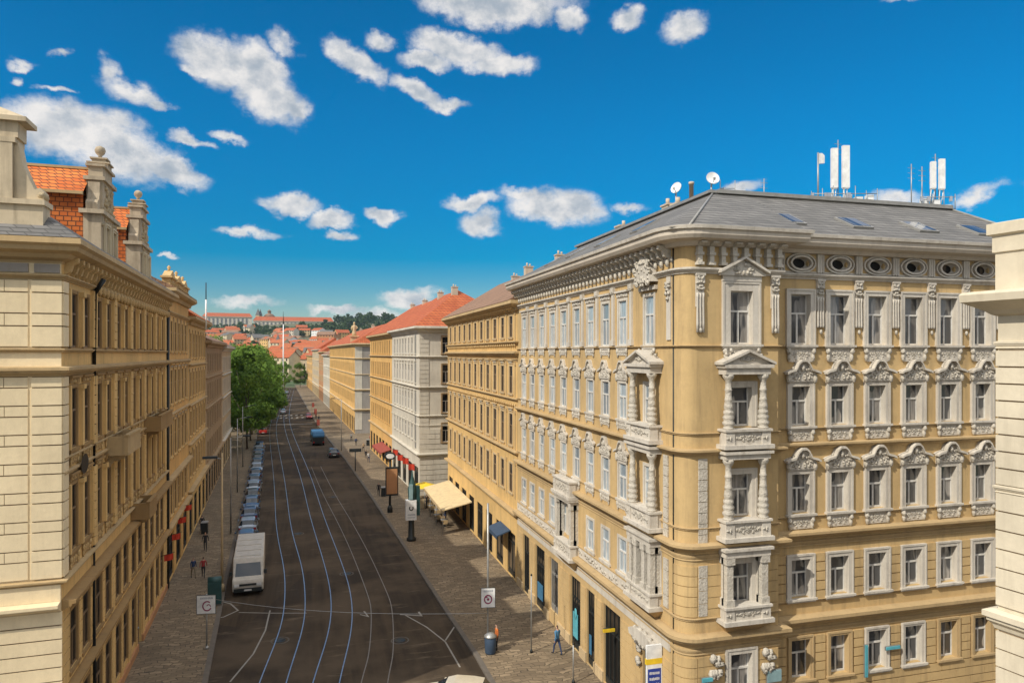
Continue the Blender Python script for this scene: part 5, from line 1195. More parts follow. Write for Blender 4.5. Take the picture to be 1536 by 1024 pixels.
        m = MB(); m.add([(-.6, -.6, h), (L + .6, -.6, h), (L + .6, 12.6, h), (-.6, 12.6, h), (3, 6, h + r), (L - 3, 6, h + r)], [(0, 1, 5, 4), (1, 2, 5), (2, 3, 4, 5), (3, 0, 4), (0, 1, 2, 3)]); m.build('roof', rm, t)
# ================================================================== vehicles
def paintm(name, col):
    m, nt, bs = new_mat(name); bs.inputs['Base Color'].default_value = (*col, 1); bs.inputs['Roughness'].default_value = .35; bs.inputs['Coat Weight'].default_value = .5; bs.inputs['Coat Roughness'].default_value = .08; bs.inputs['Metallic'].default_value = .1
    n = nz(nt, pos(nt), 3, 4); c = mixc(nt, maprange(nt, n, .3, .8), col, [x * .8 for x in col]); nt.links.new(c, bs.inputs['Base Color']); return m
def carglass():
    m, nt, bs = new_mat('car_glass'); bs.inputs['Base Color'].default_value = (.012, .02, .03, 1); bs.inputs['Roughness'].default_value = .04; bs.inputs['Specular IOR Level'].default_value = .5; bs.inputs['Coat Weight'].default_value = .3; M['carglass'] = m
carglass()
M['lampred'] = plain('tail_lamp', (.35, .01, .01), .3); M['lampw'] = plain('head_lamp', (.7, .7, .7), .2); M['plate'] = plain('plate_blank', (.7, .7, .68), .5)
CARS = {}
def car(color, col, label, loc, rz, group='cars parked along the left kerb', van=False, cat='car'):
    key = (color, van)
    if key in CARS:
        o = copy_tree(CARS[key])
    else:
        if color not in M: M[color] = paintm(color, col)
        o = thing('parked_car', label, cat)
        L = 4.3; W = .88
        # stations along y (front +y): y, belt z, roof z, half width, roof half width, cabin flag
        if not van: stn = [(-2.15, .62, .62, .74, .6), (-2.1, .92, .93, .82, .62), (-1.75, 1.0, 1.06, .86, .6), (-1.35, .98, 1.42, .88, .62), (-.8, .96, 1.47, .88, .66), (.1, .95, 1.48, .88, .66), (.55, .95, 1.36, .88, .64), (1.15, .93, .99, .88, .66), (1.75, .82, .86, .84, .62), (2.08, .66, .68, .76, .56), (2.15, .5, .5, .7, .5)]
        else: stn = [(-2.7, .7, .75, .9, .8), (-2.65, 1.1, 1.95, .95, .85), (-2.5, 1.15, 2.05, .98, .86), (-1, 1.15, 2.1, 1, .88), (.9, 1.15, 2.08, 1, .86), (1.3, 1.15, 1.98, 1, .84), (1.95, 1.15, 1.28, .98, .8), (2.5, .95, 1.02, .92, .74), (2.7, .6, .62, .86, .7)]
        body = MB(); body.smooth = True; gl = MB(); gl.smooth = True; rings = []
        for y, b, r, w, rw in stn: rings.append([(-w * .92, y, .22), (-w, y, .45), (-w, y, b * .8), (-w * .96, y, b), (-rw, y, max(r - .05, b + .005)), (-rw * .8, y, r + .01), (0, y, r + .03), (rw * .8, y, r + .01), (rw, y, max(r - .05, b + .005)), (w * .96, y, b), (w, y, b * .8), (w, y, .45), (w * .92, y, .22)])
        nq = 13
        for i in range(len(rings) - 1):
            a, b = rings[i], rings[i + 1]; cab = max(stn[i][2] - stn[i][1], stn[i + 1][2] - stn[i + 1][1]) > .3; both = min(stn[i][2] - stn[i][1], stn[i + 1][2] - stn[i + 1][1]) > .3
            for k in range(nq - 1):
                quad = [a[k], a[k + 1], b[k + 1], b[k]]; side = k in (3, 8); top = k in (4, 5, 6, 7)
                tgt = gl if (cab and side) or (cab and not both and top) else body
                tgt.add(quad, [(0, 1, 2, 3)])
        for rg, f in ((rings[0], 1), (rings[-1], -1)): body.add(rg, [tuple(range(nq))[::f]])
        body.smooth = False
        bo = body.build('body', color, o); gl.build('windscreen', 'carglass', o)
        wm = MB(); wm.box(-.9, .9, -stn[0][0] * 0 + 0, 0, 0, 0)
        for sx in (-1, 1):
            for y in ((-1.35, 1.35) if not van else (-1.75, 1.75)):
                t = MB(); t.tube([(sx * (W - .2), y, .31), (sx * (W + .01), y, .31)], .31, 14); wo = t.build('wheel', 'rubber', o); t = MB(); t.tube([(sx * (W), y, .31), (sx * (W + .03), y, .31)], .19, 10); t.build('rim', 'iron', wo)
        e0 = stn[0][0]; e1 = stn[-1][0]
        for sx in (-1, 1):
            t = MB(); t.box(sx * .68 - .12, sx * .68 + .12, e0 - .02, e0 + .12, .66, .84); t.build('tail_light', 'lampred', o)
            t = MB(); t.box(sx * .58 - .14, sx * .58 + .14, e1 - .14, e1 + .015, .52, .64); t.build('headlight', 'lampw', o)
            t = MB(); t.box(sx * (W + .1) - .08, sx * (W + .1) + .08, .72, .84, .95, 1.08); t.build('mirror', color, o)
        t = MB(); t.box(-.26, .26, e0 - .03, e0, .42, .53); t.build('number_plate', 'plate', o); t = MB(); t.box(-.8, .8, e0 - .04, e0 + .1, .28, .42); t.box(-.72, .72, e1 - .1, e1 + .03, .28, .4); t.build('bumper', 'rubber', o)
        CARS[key] = o
    o.location = (*loc, .01); o.rotation_euler = (0, 0, rz); return tag(o, label, cat, group)
def vehicles():
    cols = [('silver_blue', (.08, .14, .24)), ('white_car', (.32, .38, .46)), ('dark_blue_car', (.03, .07, .16)), ('silver_blue', 0), ('dark_car', (.03, .035, .04)), ('white_car', 0), ('silver_blue', 0), ('dark_blue_car', 0), ('white_car', 0), ('silver_blue', 0), ('dark_car', 0), ('silver_blue', 0), ('white_car', 0), ('dark_blue_car', 0)]
    pn = {'silver_blue': 'silver blue', 'white_car': 'white', 'dark_blue_car': 'dark blue', 'dark_car': 'black'}
    words = ['nearest, directly behind the white van', 'second behind the van', 'third behind the van', 'fourth behind the van', 'fifth behind the van', 'sixth behind the van', 'seventh behind the van', 'eighth behind the van', 'ninth behind the van', 'tenth behind the van', 'eleventh behind the van', 'twelfth behind the van', 'thirteenth behind the van', 'last, at the far end of the row']
    for i, (c, v) in enumerate(cols):
        y = 70.8 + 5.35 * i; x = -6.3 - (y - 70.8) * .055
        car(c, v or (0, 0, 0), '%s parked car in the left row, %s' % (pn[c], words[i]), (x, y), R(3) + (rnd.uniform(-.02, .02)) + math.pi * (i % 5 == 3))
    # big white van facing the viewer
    t = thing('parked_van', 'large white van with dusty pale roof parked at the near end of the left row', 'van', (-5.0, 58.4, 0), R(3))
    m = MB(); y0 = -2.3
    prof = [(-2.45, .35), (-2.5, .95), (-2.35, 1.2), (-1.85, 1.28), (-1.25, 2.15), (-1.0, 2.45), (6.1, 2.6), (6.25, 2.5), (6.3, .35)]
    m.prism_x(prof, -1.1, 1.1); b = m.build('body', 'vanwhite', t); bv = b.modifiers.new('b', 'BEVEL'); bv.width = .09; bv.segments = 3; bv.limit_method = 'ANGLE'
    m = MB(); m.add([(-.92, -1.865, 1.30), (.92, -1.865, 1.30), (.86, -1.285, 2.13), (-.86, -1.285, 2.13)], [(0, 1, 2, 3)]); m.build('windscreen', 'carglass', t)
    for sx in (-1, 1):
        m = MB(); m.add([(sx * 1.106, -1.6, 1.32), (sx * 1.106, -.5, 1.32), (sx * 1.106, -.5, 2.0), (sx * 1.106, -1.25, 2.0)], [(0, 1, 2, 3)]); m.build('side_window', 'carglass', t)
        m = MB(); m.box(sx * .78 - .17, sx * .78 + .17, -2.53, -2.35, .72, .92); m.build('headlight', 'lampw', t)
        m = MB(); m.tube([(sx * 1.0, -1.6, 1.45), (sx * 1.2, -1.65, 1.5)], .03, 5); m.box(sx * 1.22 - .1, sx * 1.22 + .1, -1.72, -1.62, 1.35, 1.65); m.build('mirror', 'dark', t)
        for y in (-1.6, 3.9): m = MB(); m.tube([(sx * .8, y, .36), (sx * 1.04, y, .36)], .36, 16); w = m.build('wheel', 'rubber', t); m = MB(); m.tube([(sx * 1.03, y, .36), (sx * 1.06, y, .36)], .2, 10); m.build('rim', 'iron', w)
    m = MB(); m.box(-.98, .98, -2.58, -2.4, .35, .6); m.build('bumper', 'dark', t); m = MB(); m.box(-.6, .6, -2.52, -2.4, .78, .92); m.build('grille', 'dark', t); m = MB(); m.box(-.26, .26, -2.6, -2.57, .42, .53); m.build('number_plate', 'plate', t)
    for y in (-.6, .9, 2.4, 3.9): m = MB(); m.box(-.9, .9, y, y + .05, 2.35, 2.49 + (y + 1) * .021); m.build('roof_rib', 'vanwhite', t)
    # truck with blue cover on the right lane
    t = thing('delivery_truck', 'dark truck with bright blue cover driving in the right hand lane', 'truck', (.35, 146, 0), R(3.5))
    m = MB(); m.prism_x([(-3, .5), (-3, 1.9), (-2.6, 2.3), (4.2, 2.35), (4.3, .5)], -1.05, 1.05); m.build('cargo_box', 'dark', t)
    m = MB(); m.prism_x([(-3.05, 1.7), (-3.05, 1.95), (-2.5, 2.55), (3.7, 2.6), (4.35, 2.1), (4.35, 1.7)], -1.1, 1.1); o = m.build('cover', 'coverblue', t)
    m = MB(); m.prism_x([(4.35, .5), (4.35, 2.2), (5.2, 2.2), (5.9, 1.4), (6.0, .5)], -1.1, 1.1); m.build('cab', 'dark', t)
    for sx in (-1, 1):
        m = MB(); m.box(sx * .9 - .15, sx * .9 + .15, -3.06, -2.98, .6, .85); m.build('tail_light', 'lampred', t)
        for y in (-1.9, 4.8): m = MB(); m.tube([(sx * .85, y, .45), (sx * 1.12, y, .45)], .45, 14); w = m.build('wheel', 'rubber', t); m = MB(); m.tube([(sx * 1.11, y, .45), (sx * 1.15, y, .45)], .22, 8); m.build('rim', 'iron', w)
    car('dark_grey_car', (.07, .08, .085), 'dark grey car following behind the blue covered truck', gp(500, 684), R(3.2), None)
    car('red_car', (.45, .03, .02), 'small red car far down the road at the left kerb', (-11.4, 168), R(3.2), None)
    car('white_car', 0, 'white car stopped near the far crossing', (-9.5, 222), R(3.2), None)
    car('dark_blue_car', 0, 'dark blue car near the far end of the street', (-13, 268), R(3.2), None)
    car('silver_blue', 0, 'silver blue car in the middle of the road far away', (-14.5, 300), R(183), None)
    car('white_car', 0, 'farthest white car at the very end of the street', (-12.5, 330), R(3.2), None)
    car('red_car', 0, 'red car at the right kerb before the far crossing', (-1.8, 204), R(183), None)
    car('cream_car', (.62, .54, .40), 'sunlit cream car cut off by the bottom edge of the view', (6.9, 35.3), R(68), None)
# ================================================================== people
SK = M['skin'] = plain('skin', (.50, .30, .21), .6)
def person_mesh(pose, hat=False):
    me = bpy.data.meshes.new('p'); V = []; E = []; Rr = []
    def v(p, r, par=None): V.append(p); Rr.append(r); i = len(V) - 1; (E.append((par, i)) if par is not None else None); return i
    s_ = {'walk': .26, 'stand': .03}[pose]
    pel = v((0, 0, .95), .135); b1 = v((0, 0, 1.12), .125, pel); ch = v((0, 0, 1.33), .15, b1); nk = v((0, 0, 1.5), .058, ch); hd = v((0, .015, 1.6), .075, nk); h2 = v((0, .01, 1.67), .095, hd); h3 = v((0, 0, 1.76), .05, h2); v((0, .1, 1.645), .02, h2)
    for sx, f in ((-1, 1), (1, -1)):
        hp = v((sx * .09, 0, .88), .1, pel); kn = v((sx * .1, f * s_ * .6 + .02, .5), .065, hp); an = v((sx * .1, f * s_ - .03, .09), .042, kn); v((sx * .11, f * s_ + .15, .035), .035, an)
        sh = v((sx * .18, 0, 1.42), .065, ch); el = v((sx * .24, -f * s_ * .4 - .02, 1.15), .045, sh); wr = v((sx * .26, -f * s_ * .6 + .1, .92), .03, el); v((sx * .26, -f * s_ * .62 + .12, .84), .036, wr)
    me.from_pydata(V, E, []); o = bpy.data.objects.new('tmp', me); C.objects.link(o)
    sk = o.modifiers.new('s', 'SKIN'); sk.use_smooth_shade = True
    for i, r in enumerate(Rr): me.skin_vertices[0].data[i].radius = (r, r * .85)
    me.skin_vertices[0].data[0].use_root = True
    o.modifiers.new('u', 'SUBSURF').levels = 1
    dg = bpy.context.evaluated_depsgraph_get(); m2 = bpy.data.meshes.new_from_object(o.evaluated_get(dg)); bpy.data.objects.remove(o)
    # fingers
    import bmesh
    bm = bmesh.new(); bm.from_mesh(m2)
    fb = MB()
    for sx, f in ((-1, 1), (1, -1)):
        hx, hy, hz = sx * .26, -f * s_ * .62 + .12, .82
        for k, ln in enumerate((.065, .075, .07, .055)):
            y = hy - .028 + k * .019; fb.tube([(hx, y, hz + .01), (hx + sx * .005, y, hz - ln * .6), (hx - sx * .012, y + .004, hz - ln)], .0085, 5, .006)
        fb.tube([(hx, hy + .03, hz + .03), (hx - sx * .01, hy + .055, hz + .0), (hx - sx * .012, hy + .055, hz - .03)], .0095, 5, .007)
    vs = [bm.verts.new(p) for p in fb.v]
    for f in fb.f:
        try: bm.faces.new([vs[i] for i in f])
        except ValueError: pass
    bm.to_mesh(m2); bm.free(); return m2
PM = {}
def person(label, loc, rz, top, bottom, hair=(.06, .04, .03), pose='walk', height=1.75):
    if pose not in PM: PM[pose] = person_mesh(pose)
    me = PM[pose].copy(); me.materials.clear()
    for m in (SK, top, bottom, M['rubber'], plainc(hair)): me.materials.append(m)
    for p in me.polygons:
        c = p.center; p.use_smooth = True
        if c.z < .1: k = 3
        elif c.z < .98 and abs(c.x) < .2: k = 2
        elif c.z < .9: k = 0
        elif c.z < 1.47: k = 1
        elif c.z > 1.69 or (c.y < -.02 and c.z > 1.56): k = 4
        else: k = 0
        p.material_index = k
    o = link('person', me); o.location = (*loc, .13); o.rotation_euler = (0, 0, rz); o.scale = [height / 1.8] * 3
    return tag(o, label, 'person')
_pc = {}
def plainc(c):
    if c not in _pc: _pc[c] = plain('cloth_%d' % len(_pc), c, .85)
    return _pc[c]
def people():
    P = plainc; dk = P((.025, .025, .03)); nv = P((.03, .05, .12)); rd = P((.35, .04, .04)); wt = P((.6, .58, .55)); kh = P((.25, .2, .13)); bl = P((.08, .22, .38)); tn = P((.45, .33, .2))
    L = [('person in a dark red jacket walking on the left pavement above the teal box', (305, 866), 0, rd, dk), ('person all in black walking on the left pavement farther up', (308, 826), 180, dk, dk), ('person in navy beside the left house wall, nearest the camera', (290, 866), 200, nv, kh),
         ('person in dark clothes on the left pavement close to the red shop flags', (303, 797), 10, dk, nv),
         ('person in a light blue top walking in the sun beside the corner house', (836, 981), 20, bl, nv), ('person in an orange vest standing beside the litter bin on the right', (745, 975), 90, P((.5, .14, .03)), dk),
         ('person in black by the kerb left of the street clock', (568, 743), 170, dk, dk), ('person in white top walking before the white tenement', (553, 693), 0, wt, nv), ('person in black walking beside the one in white', (549, 688), 5, dk, dk),
         ('person in tan coat farther up the right pavement', (545, 677), 185, tn, dk), ('person in red top far up the right pavement', (556, 664), 0, rd, kh), ('person in navy far up the right pavement near the yellow house', (534, 668), 180, nv, dk),
         ('person in white far up the right pavement near the yellow house', (527, 661), 0, wt, dk), ('person in dark blue standing under the cream awning', (668, 786), 90, nv, dk), ('person in black beside the cafe tables', (640, 762), 60, dk, dk), ('person in red near the far crossing on the right', (474, 628), 0, rd, dk), ('person in black near the far crossing on the right', (478, 632), 0, dk, dk)]
    for i, (lab, p, a, t, b) in enumerate(L):
        pose = 'stand' if 'stand' in lab or 'beside the' in lab and 'cafe' in lab else 'walk'
        person(lab, gp(*p, .13), R(a + 3), t, b, pose=pose, height=[1.72, 1.8, 1.66][i % 3])
# ================================================================== street furniture
def furniture():
    def ring(m, x, y, z, r0, r1, a0=0, a1=360, n=28, yy=-.0):
        vs = []; 
        for k in range(n + 1):
            a = R(a0 + (a1 - a0) * k / n); vs += [(x + r0 * math.sin(a), y, z + r0 * 1.12 * math.cos(a)), (x + r1 * math.sin(a), y, z + r1 * 1.12 * math.cos(a))]
        m.add(vs, [(2 * k, 2 * k + 1, 2 * k + 3, 2 * k + 2) for k in range(n)])
    def squig(m, x0, x1, z0, z1, y, seed):
        q = random.Random(seed); x = x0
        while x < x1: w = q.uniform(.02, .05); m.box(x, x + w, y - .002, y, z0 + q.uniform(0, .02), z1 - q.uniform(0, .03)); x += w + .02
    def zone_sign(px, pyb, z0, z1, w, ztop, label, left, r=.05):
        x, y = gp(px, pyb, .13); t = thing('zone_sign', label, 'road sign', (x, y, .13), -TH * .6)
        m = MB(); m.tube([(0, 0, 0), (0, 0, ztop)], r, 8); m.lathe([(.14, 0), (.14, .1), (.06, .16)], 0, 0, 10); m.build('pole', 'iron', t)
        p = MB(); p.box(-w / 2, w / 2, -.09, -.06, z0, z1); pn = p.build('sign_panel', 'whitep', t)
        f = MB(); e = .025
        for a in ((-w / 2 - e, w / 2 + e, z0 - e, z0), (-w / 2 - e, w / 2 + e, z1, z1 + e), (-w / 2 - e, -w / 2, z0, z1), (w / 2, w / 2 + e, z0, z1)): f.box(a[0], a[1], -.1, -.05, a[2], a[3])
        f.build('frame', 'dark', pn)
        c = (z0 + z1) / 2 - .1; g = MB()
        if left: ring(g, .05, -.094, c, .21, .28, 42, -245); ring(g, .14, -.0945, c - .03, .08, .13, 100, -75)
        else: ring(g, 0, -.094, c, .18, .25); ring(g, 0, -.0945, c, 0, .07); g.box(-.2, -.03, -.096, -.094, c + .1, c + .16)
        g.build('ring', 'ring', pn); s = MB(); squig(s, -w * .32, w * .32, z1 - .24, z1 - .1, -.092, 4 if left else 9); s.build('lettering', 'greyp', pn)
    zone_sign(310, 972, 2.15, 3.25, 1.08, 3.3, 'white square sign with magenta hook ring on a short post, left pavement', True)
    zone_sign(732, 977, 2.7, 3.85, .82, 8.9, 'white upright sign with dark red ring on the tall post, right pavement', False, .065)
    A_ = Vector((*gp(310, 972, .13), 3.2)); B_ = Vector((*gp(732, 977, .13), 2.45)); t = thing('hanging_cable', 'thin pale cable hanging across the road between the two white signs', 'cable', A_)
    m = MB(); m.tube([(B_ - A_) * k / 12 - Vector((0, 0, .42 * (1 - (2 * k / 12 - 1) ** 2) * (1.25 - k / 24))) for k in range(13)], .014, 5); m.build('cable', 'iron', t)
    for i, (px, py_) in enumerate(((420, 960), (520, 860), (600, 960), (500, 745), (447, 800))):
        x, y = gp(px, py_); t = thing('manhole_cover', 'round iron manhole cover in the road, ' + ['nearest, left of the middle track', 'in the middle of the road beside the van', 'nearest on the right lane', 'farthest, on the right lane', 'between the tracks behind the van level'][i], 'manhole cover', (x, y, .006)); m = MB(); m.lathe([(.36, 0), (.36, .012), (.30, .014), (.29, .006), (.01, .008)], 0, 0, 20); m.build('cover', 'dark', t); m = MB(); m.sweep([(.48 * math.cos(-a * .35), .48 * math.sin(-a * .35)) for a in range(18)], [(-.1, .0), (-.1, .008), (.0, .008), (.0, .0)], True); m.build('rim', 'rimdark', t)
    x, y = gp(735, 976, .13); t = thing('litter_bin', 'dark blue litter bin with pale lid at the foot of the signpost', 'bin', (x - .05, y - .3, .13))
    m = MB(); m.lathe([(.28, 0), (.33, .1), (.36, .95), (.34, 1.0)], 0, 0, 14); m.build('body', 'slateblue', t); m = MB(); m.lathe([(.38, 1.0), (.38, 1.06), (.2, 1.2), (.05, 1.24)], 0, 0, 14); m.build('lid', 'iron', t)
    def post(px, pyb, ztop, label, r=.045, name='bollard_post', cat='post', cap=True):
        x, y = gp(px, pyb, .13); t = thing(name, label, cat, (x, y, .13)); m = MB(); m.tube([(0, 0, 0), (0, 0, ztop)], r, 8); m.build('pole', 'iron', t)
        m = MB(); m.lathe([(r * 2.2, 0), (r * 2.2, .12), (r * 1.2, .2)], 0, 0, 10)
        if cap: m.lathe([(r * 1.5, ztop), (r * 1.5, ztop + .06), (.01, ztop + .12)], 0, 0, 8)
        m.build('collar', 'dark', t)
    post(797, 978, 4.6, 'slim bare grey post standing on the sunlit paving', .04); post(860, 1024, 2.1, 'short slim post with dark cap near the shopfronts', .04)
    # tall street lamp on the left
    x, y = gp(333, 886, .13); t = thing('street_lamp', 'tall pale lamp post with flat dark head on the left pavement', 'street lamp', (x, y, .13))
    m = MB(); m.tube([(0, 0, 0), (0, 0, 10.4)], .1, 10, .06); m.lathe([(.2, 0), (.2, .4), (.12, .6)], 0, 0, 10); m.build('pole', 'sand', t); m = MB(); m.tube([(0, 0, 9.95), (-.9, 0, 10.1)], .035, 6); m.build('arm', 'iron', t)
    m = MB(); m.prism_x([(-.2, 10.0), (.2, 10.0), (.15, 10.16), (-.15, 10.16)], -1.35, -.3); m.build('lamp_head', 'dark', t)
    for i, (px, py_, sgn) in enumerate(((346, 800, -1), (356, 738, -1), (586, 770, 1), (533, 706, 1), (512, 676, 1), (364, 700, -1))):
        if i in (2,): continue
        x, y = gp(px, py_, .13); zt = 9.5 if i != 3 else 3.5
        if i == 3:
            t = thing('parking_sign', 'short T shaped dark sign on the right kerb far up the pavement', 'road sign', (x, y, .13)); m = MB(); m.tube([(0, 0, 0), (0, 0, 3.2)], .08, 8); m.build('pole', 'dark', t); m = MB(); m.box(-.9, .9, -.1, .1, 2.9, 3.4); m.build('sign_panel', 'dark', t); continue
        t = thing('street_lamp', {0: 'slim lamp post on the left pavement beside the parked cars, nearer one', 1: 'slim lamp post on the left pavement beside the parked cars, middle one', 4: 'slim lamp post on the right kerb near the truck', 5: 'slim lamp post on the left pavement beside the parked cars, farther one'}[i], 'street lamp', (x, y, .13), 0, 'slim street lamps')
        m = MB(); m.tube([(0, 0, 0), (0, 0, zt)], .09, 8, .05); m.build('pole', 'iron', t); m = MB(); m.tube([(0, 0, zt - .05), (-sgn * 1.3, 0, zt + .15)], .035, 5); m.build('arm', 'iron', t); m = MB(); m.box(-sgn * 1.5 - .35, -sgn * 1.5 + .35, -.15, .15, zt + .08, zt + .22); m.build('lamp_head', 'dark', t)
    # street clock with billboard
    x, y = gp(585, 768, .13); t = thing('street_clock', 'dark post with oval clock head and a hanging poster case, right kerb', 'street clock', (x, y, .13))
    m = MB(); m.tube([(0, 0, 0), (0, 0, 6.0)], .14, 10, .09); m.lathe([(.3, 0), (.3, .5), (.18, .8)], 0, 0, 10); m.build('post', 'dark', t)
    m = MB(); m.prism_x([(-.18, 1.9), (.18, 1.9), (.18, 5.1), (-.18, 5.1)], -.5, .9); m.build('poster_case', 'dark', t); m = MB(); m.box(-.4, .8, -.2, -.18, 2.1, 4.9); m.build('poster', 'terra', t)
    m = MB(); K = 18
    for yy, a, b in ((-.2, .62, .42), (.2, .62, .42)): pass
    m.prism_y([(.64 * math.cos(-2 * math.pi * k / K), 6.35 + .42 * math.sin(-2 * math.pi * k / K)) for k in range(K)], -.2, .2); h = m.build('clock_head', 'dark', t)
    m = MB(); m.prism_y([(.46 * math.cos(-2 * math.pi * k / K), 6.35 + .28 * math.sin(-2 * math.pi * k / K)) for k in range(K)], -.22, -.2); m.build('clock_face', 'whitep', h)
    # advertising column with sign
    x, y = gp(617, 810, .13); t = thing('advertising_column', 'dark green column with pointed top and white sign panel on the right kerb', 'advertising column', (x, y, .13))
    m = MB(); m.lathe([(.45, 0), (.45, .25), (.3, .35), (.27, 2.2), (.27, 2.4)], 0, 0, 12); m.build('shaft', 'dark', t)
    m = MB(); m.box(-.55, .45, -.35, .3, 2.0, 3.9); s = m.build('sign_panel', 'whitep', t); g = MB(); ring(g, -.05, -.354, 3.15, .12, .22, -40, -310); g.build('ring', 'rubber', s); g = MB(); squig(g, -.4, .3, 2.45, 2.6, -.353, 1); squig(g, -.4, .3, 2.2, 2.32, -.353, 2); g.build('lettering', 'greyp', s)
    m = MB(); m.box(.46, .8, -.2, .2, 2.4, 5.2); m.lathe([(.4, 3.9), (.42, 5.0), (.25, 5.6), (.1, 6.1), (.03, 6.8)], .1, .05, 10); m.build('cap', 'green', t)
    m = MB(); m.box(-.25, .1, -.36, -.2, 4.0, 5.4); m.build('notice', 'tealp', t)
    # bins and boxes
    for px, py_, lab, sz in ((569, 744, 'small dark litter bin on the right kerb before the street clock', .55), (548, 668, 'dark box on the right pavement near the truck', .6), (299, 800, 'dark box against the left house beside the red flags', .6)):
        x, y = gp(px, py_, .13); t = thing('litter_bin', lab, 'bin', (x + .5, y, .13)); m = MB(); m.box(-sz / 2, sz / 2, -sz / 2, sz / 2, .0, 1.1, .03); m.build('body', 'dark', t); m = MB(); m.box(-sz / 2 - .04, sz / 2 + .04, -sz / 2 - .04, sz / 2 + .04, 1.1, 1.2, .05); m.build('lid', 'iron', t)
    x, y = gp(322, 906, .13); t = thing('switch_cabinet', 'dark teal cabinet with rounded top on the left pavement', 'cabinet', (x, y, .13), R(3)); m = MB(); m.box(-.45, .45, -.3, .3, .1, 1.7); m.tube([(-.45, 0, 1.68), (.45, 0, 1.68)], .3, 14); m.build('body', 'green', t); m = MB(); m.box(-.4, .4, -.325, -.3, .2, 1.6); m.build('door', 'green', t); m = MB(); m.box(-.48, .48, -.33, .33, 0, .1); m.build('base', 'kerb', t)
    # cream shop awning on the long tenement with cafe seats
    t = thing('shop_awning', 'long cream awning over the pavement on the long yellow tenement', 'awning', (15.0, 69, 0))
    m = MB(); m.prism_y([(0, 3.25), (0, 3.15), (-3.0, 2.45), (-3.0, 2.55)], 0, 12.5); m.build('canopy', 'awning', t)
    m = MB()
    for i in range(50): m.box(-3.03, -3.0, i * .25 + .02, i * .25 + .2, 2.25, 2.52)
    m.build('valance', 'sand', t)
    for y in (.2, 4.2, 8.2, 12.3): m = MB(); m.tube([(-2.9, y, .13), (-2.9, y, 2.46)], .04, 6); m.build('post', 'iron', t)
    t = thing('shop_awning', 'small slate blue awning nearer the camera on the long yellow tenement', 'awning', (15.0, 54.6, 0)); m = MB(); m.prism_y([(0, 3.9), (0, 3.8), (-1.1, 3.4), (-1.1, 3.5)], 0, 3.2); m.build('canopy', 'slateblue', t); m = MB(); m.box(-1.13, -1.1, 0, 3.2, 3.2, 3.5); m.build('valance', 'slateblue', t)
    t = thing('market_stall', 'yellow roofed kiosk at the far end of the cream awning', 'kiosk', (12.2, 82.5, .13)); m = MB(); m.box(-1.1, 1.1, -.9, .9, 0, 1.0); m.build('counter', 'sand', t); m = MB(); m.add([(-1.5, -1.3, 2.3), (1.5, -1.3, 2.3), (1.5, 1.3, 2.3), (-1.5, 1.3, 2.3), (0, 0, 2.9)], [(0, 1, 4), (1, 2, 4), (2, 3, 4), (3, 0, 4), (3, 2, 1, 0)]); m.build('roof', 'yellow', t)
    for a in (-1.2, 1.2):
        for b in (-1, 1): m = MB(); m.tube([(a, b, 0), (a, b, 2.35)], .04, 6); m.build('post', 'iron', t)
    tb = None; q = random.Random(3)
    for i, (x, y) in enumerate(((12.6, 79.5), (12.9, 77.2), (12.5, 74.8), (12.8, 72.4))):
        if tb is None:
            tb = thing('cafe_table', '', 'table'); m = MB(); m.lathe([(.4, .72), (.4, .75)], 0, 0, 14); m.build('tabletop', 'iron', tb); m = MB(); m.tube([(0, 0, .02), (0, 0, .72)], .03, 6); m.lathe([(.25, 0), (.25, .03)], 0, 0, 10); m.build('leg', 'dark', tb); o = tb
            ch = thing('cafe_chair', '', 'chair'); m = MB(); m.box(-.2, .2, -.2, .2, .42, .46); m.build('seat', 'ochrestone', ch); m = MB(); m.box(-.2, .2, .18, .21, .5, .85); m.build('backrest', 'ochrestone', ch)
            for a in (-.17, .17):
                for b in (-.17, .17): m = MB(); m.tube([(a, b, 0), (a, b, .44)], .015, 4); m.build('leg', 'dark', ch)
            c0 = ch
        else: o = copy_tree(tb); 
        o.location = (x, y, .13); w = ['farthest', 'second farthest', 'second nearest', 'nearest'][i]; tag(o, 'small round cafe table under the cream awning, the %s one' % w, 'table', 'cafe tables under the awning')
        for k, (dx, dy, a) in enumerate(((0, .65, 0), (0, -.65, 180))):
            c = c0 if (i == 0 and k == 0) else copy_tree(c0); c.location = (x + dx, y + dy, .13); c.rotation_euler = (0, 0, R(a)); tag(c, 'brown cafe chair on the %s side of the %s cafe table' % (['far', 'near'][k], w), 'chair', 'cafe chairs under the awning')
    # red shop flags on both sides
    def flag(x, y, z, rz, label, w=.8, h=.8):
        t = thing('shop_flag', label, 'flag', (x, y, z), rz, 'red shop flags'); m = MB(); m.tube([(0, 0, 0), (w + .3, 0, .25)], .02, 5); m.build('bracket', 'dark', t)
        m = MB(); K = 6; vs = []
        for k in range(K + 1): u = .2 + w * k / K; vs += [(u, .05 * math.sin(k * 1.3), .2 * u), (u, .05 * math.sin(k * 1.3 + .6), .2 * u - h)]
        m.add(vs, [(2 * k, 2 * k + 1, 2 * k + 3, 2 * k + 2) for k in range(K)]); m.build('cloth', 'red', t)
    d = Vector((-math.sin(AL), math.cos(AL))); o = Vector((OLx, OLy))
    for i, s_ in enumerate((24.5, 28.5, 32, 36)): p = o + d * s_; flag(p.x + .05, p.y, [3.4, 3.9, 4.4, 4.6][i], AL, 'red flag on the left house front, %s of the four' % ['nearest', 'second nearest', 'third nearest', 'farthest'][i], .6, .45)
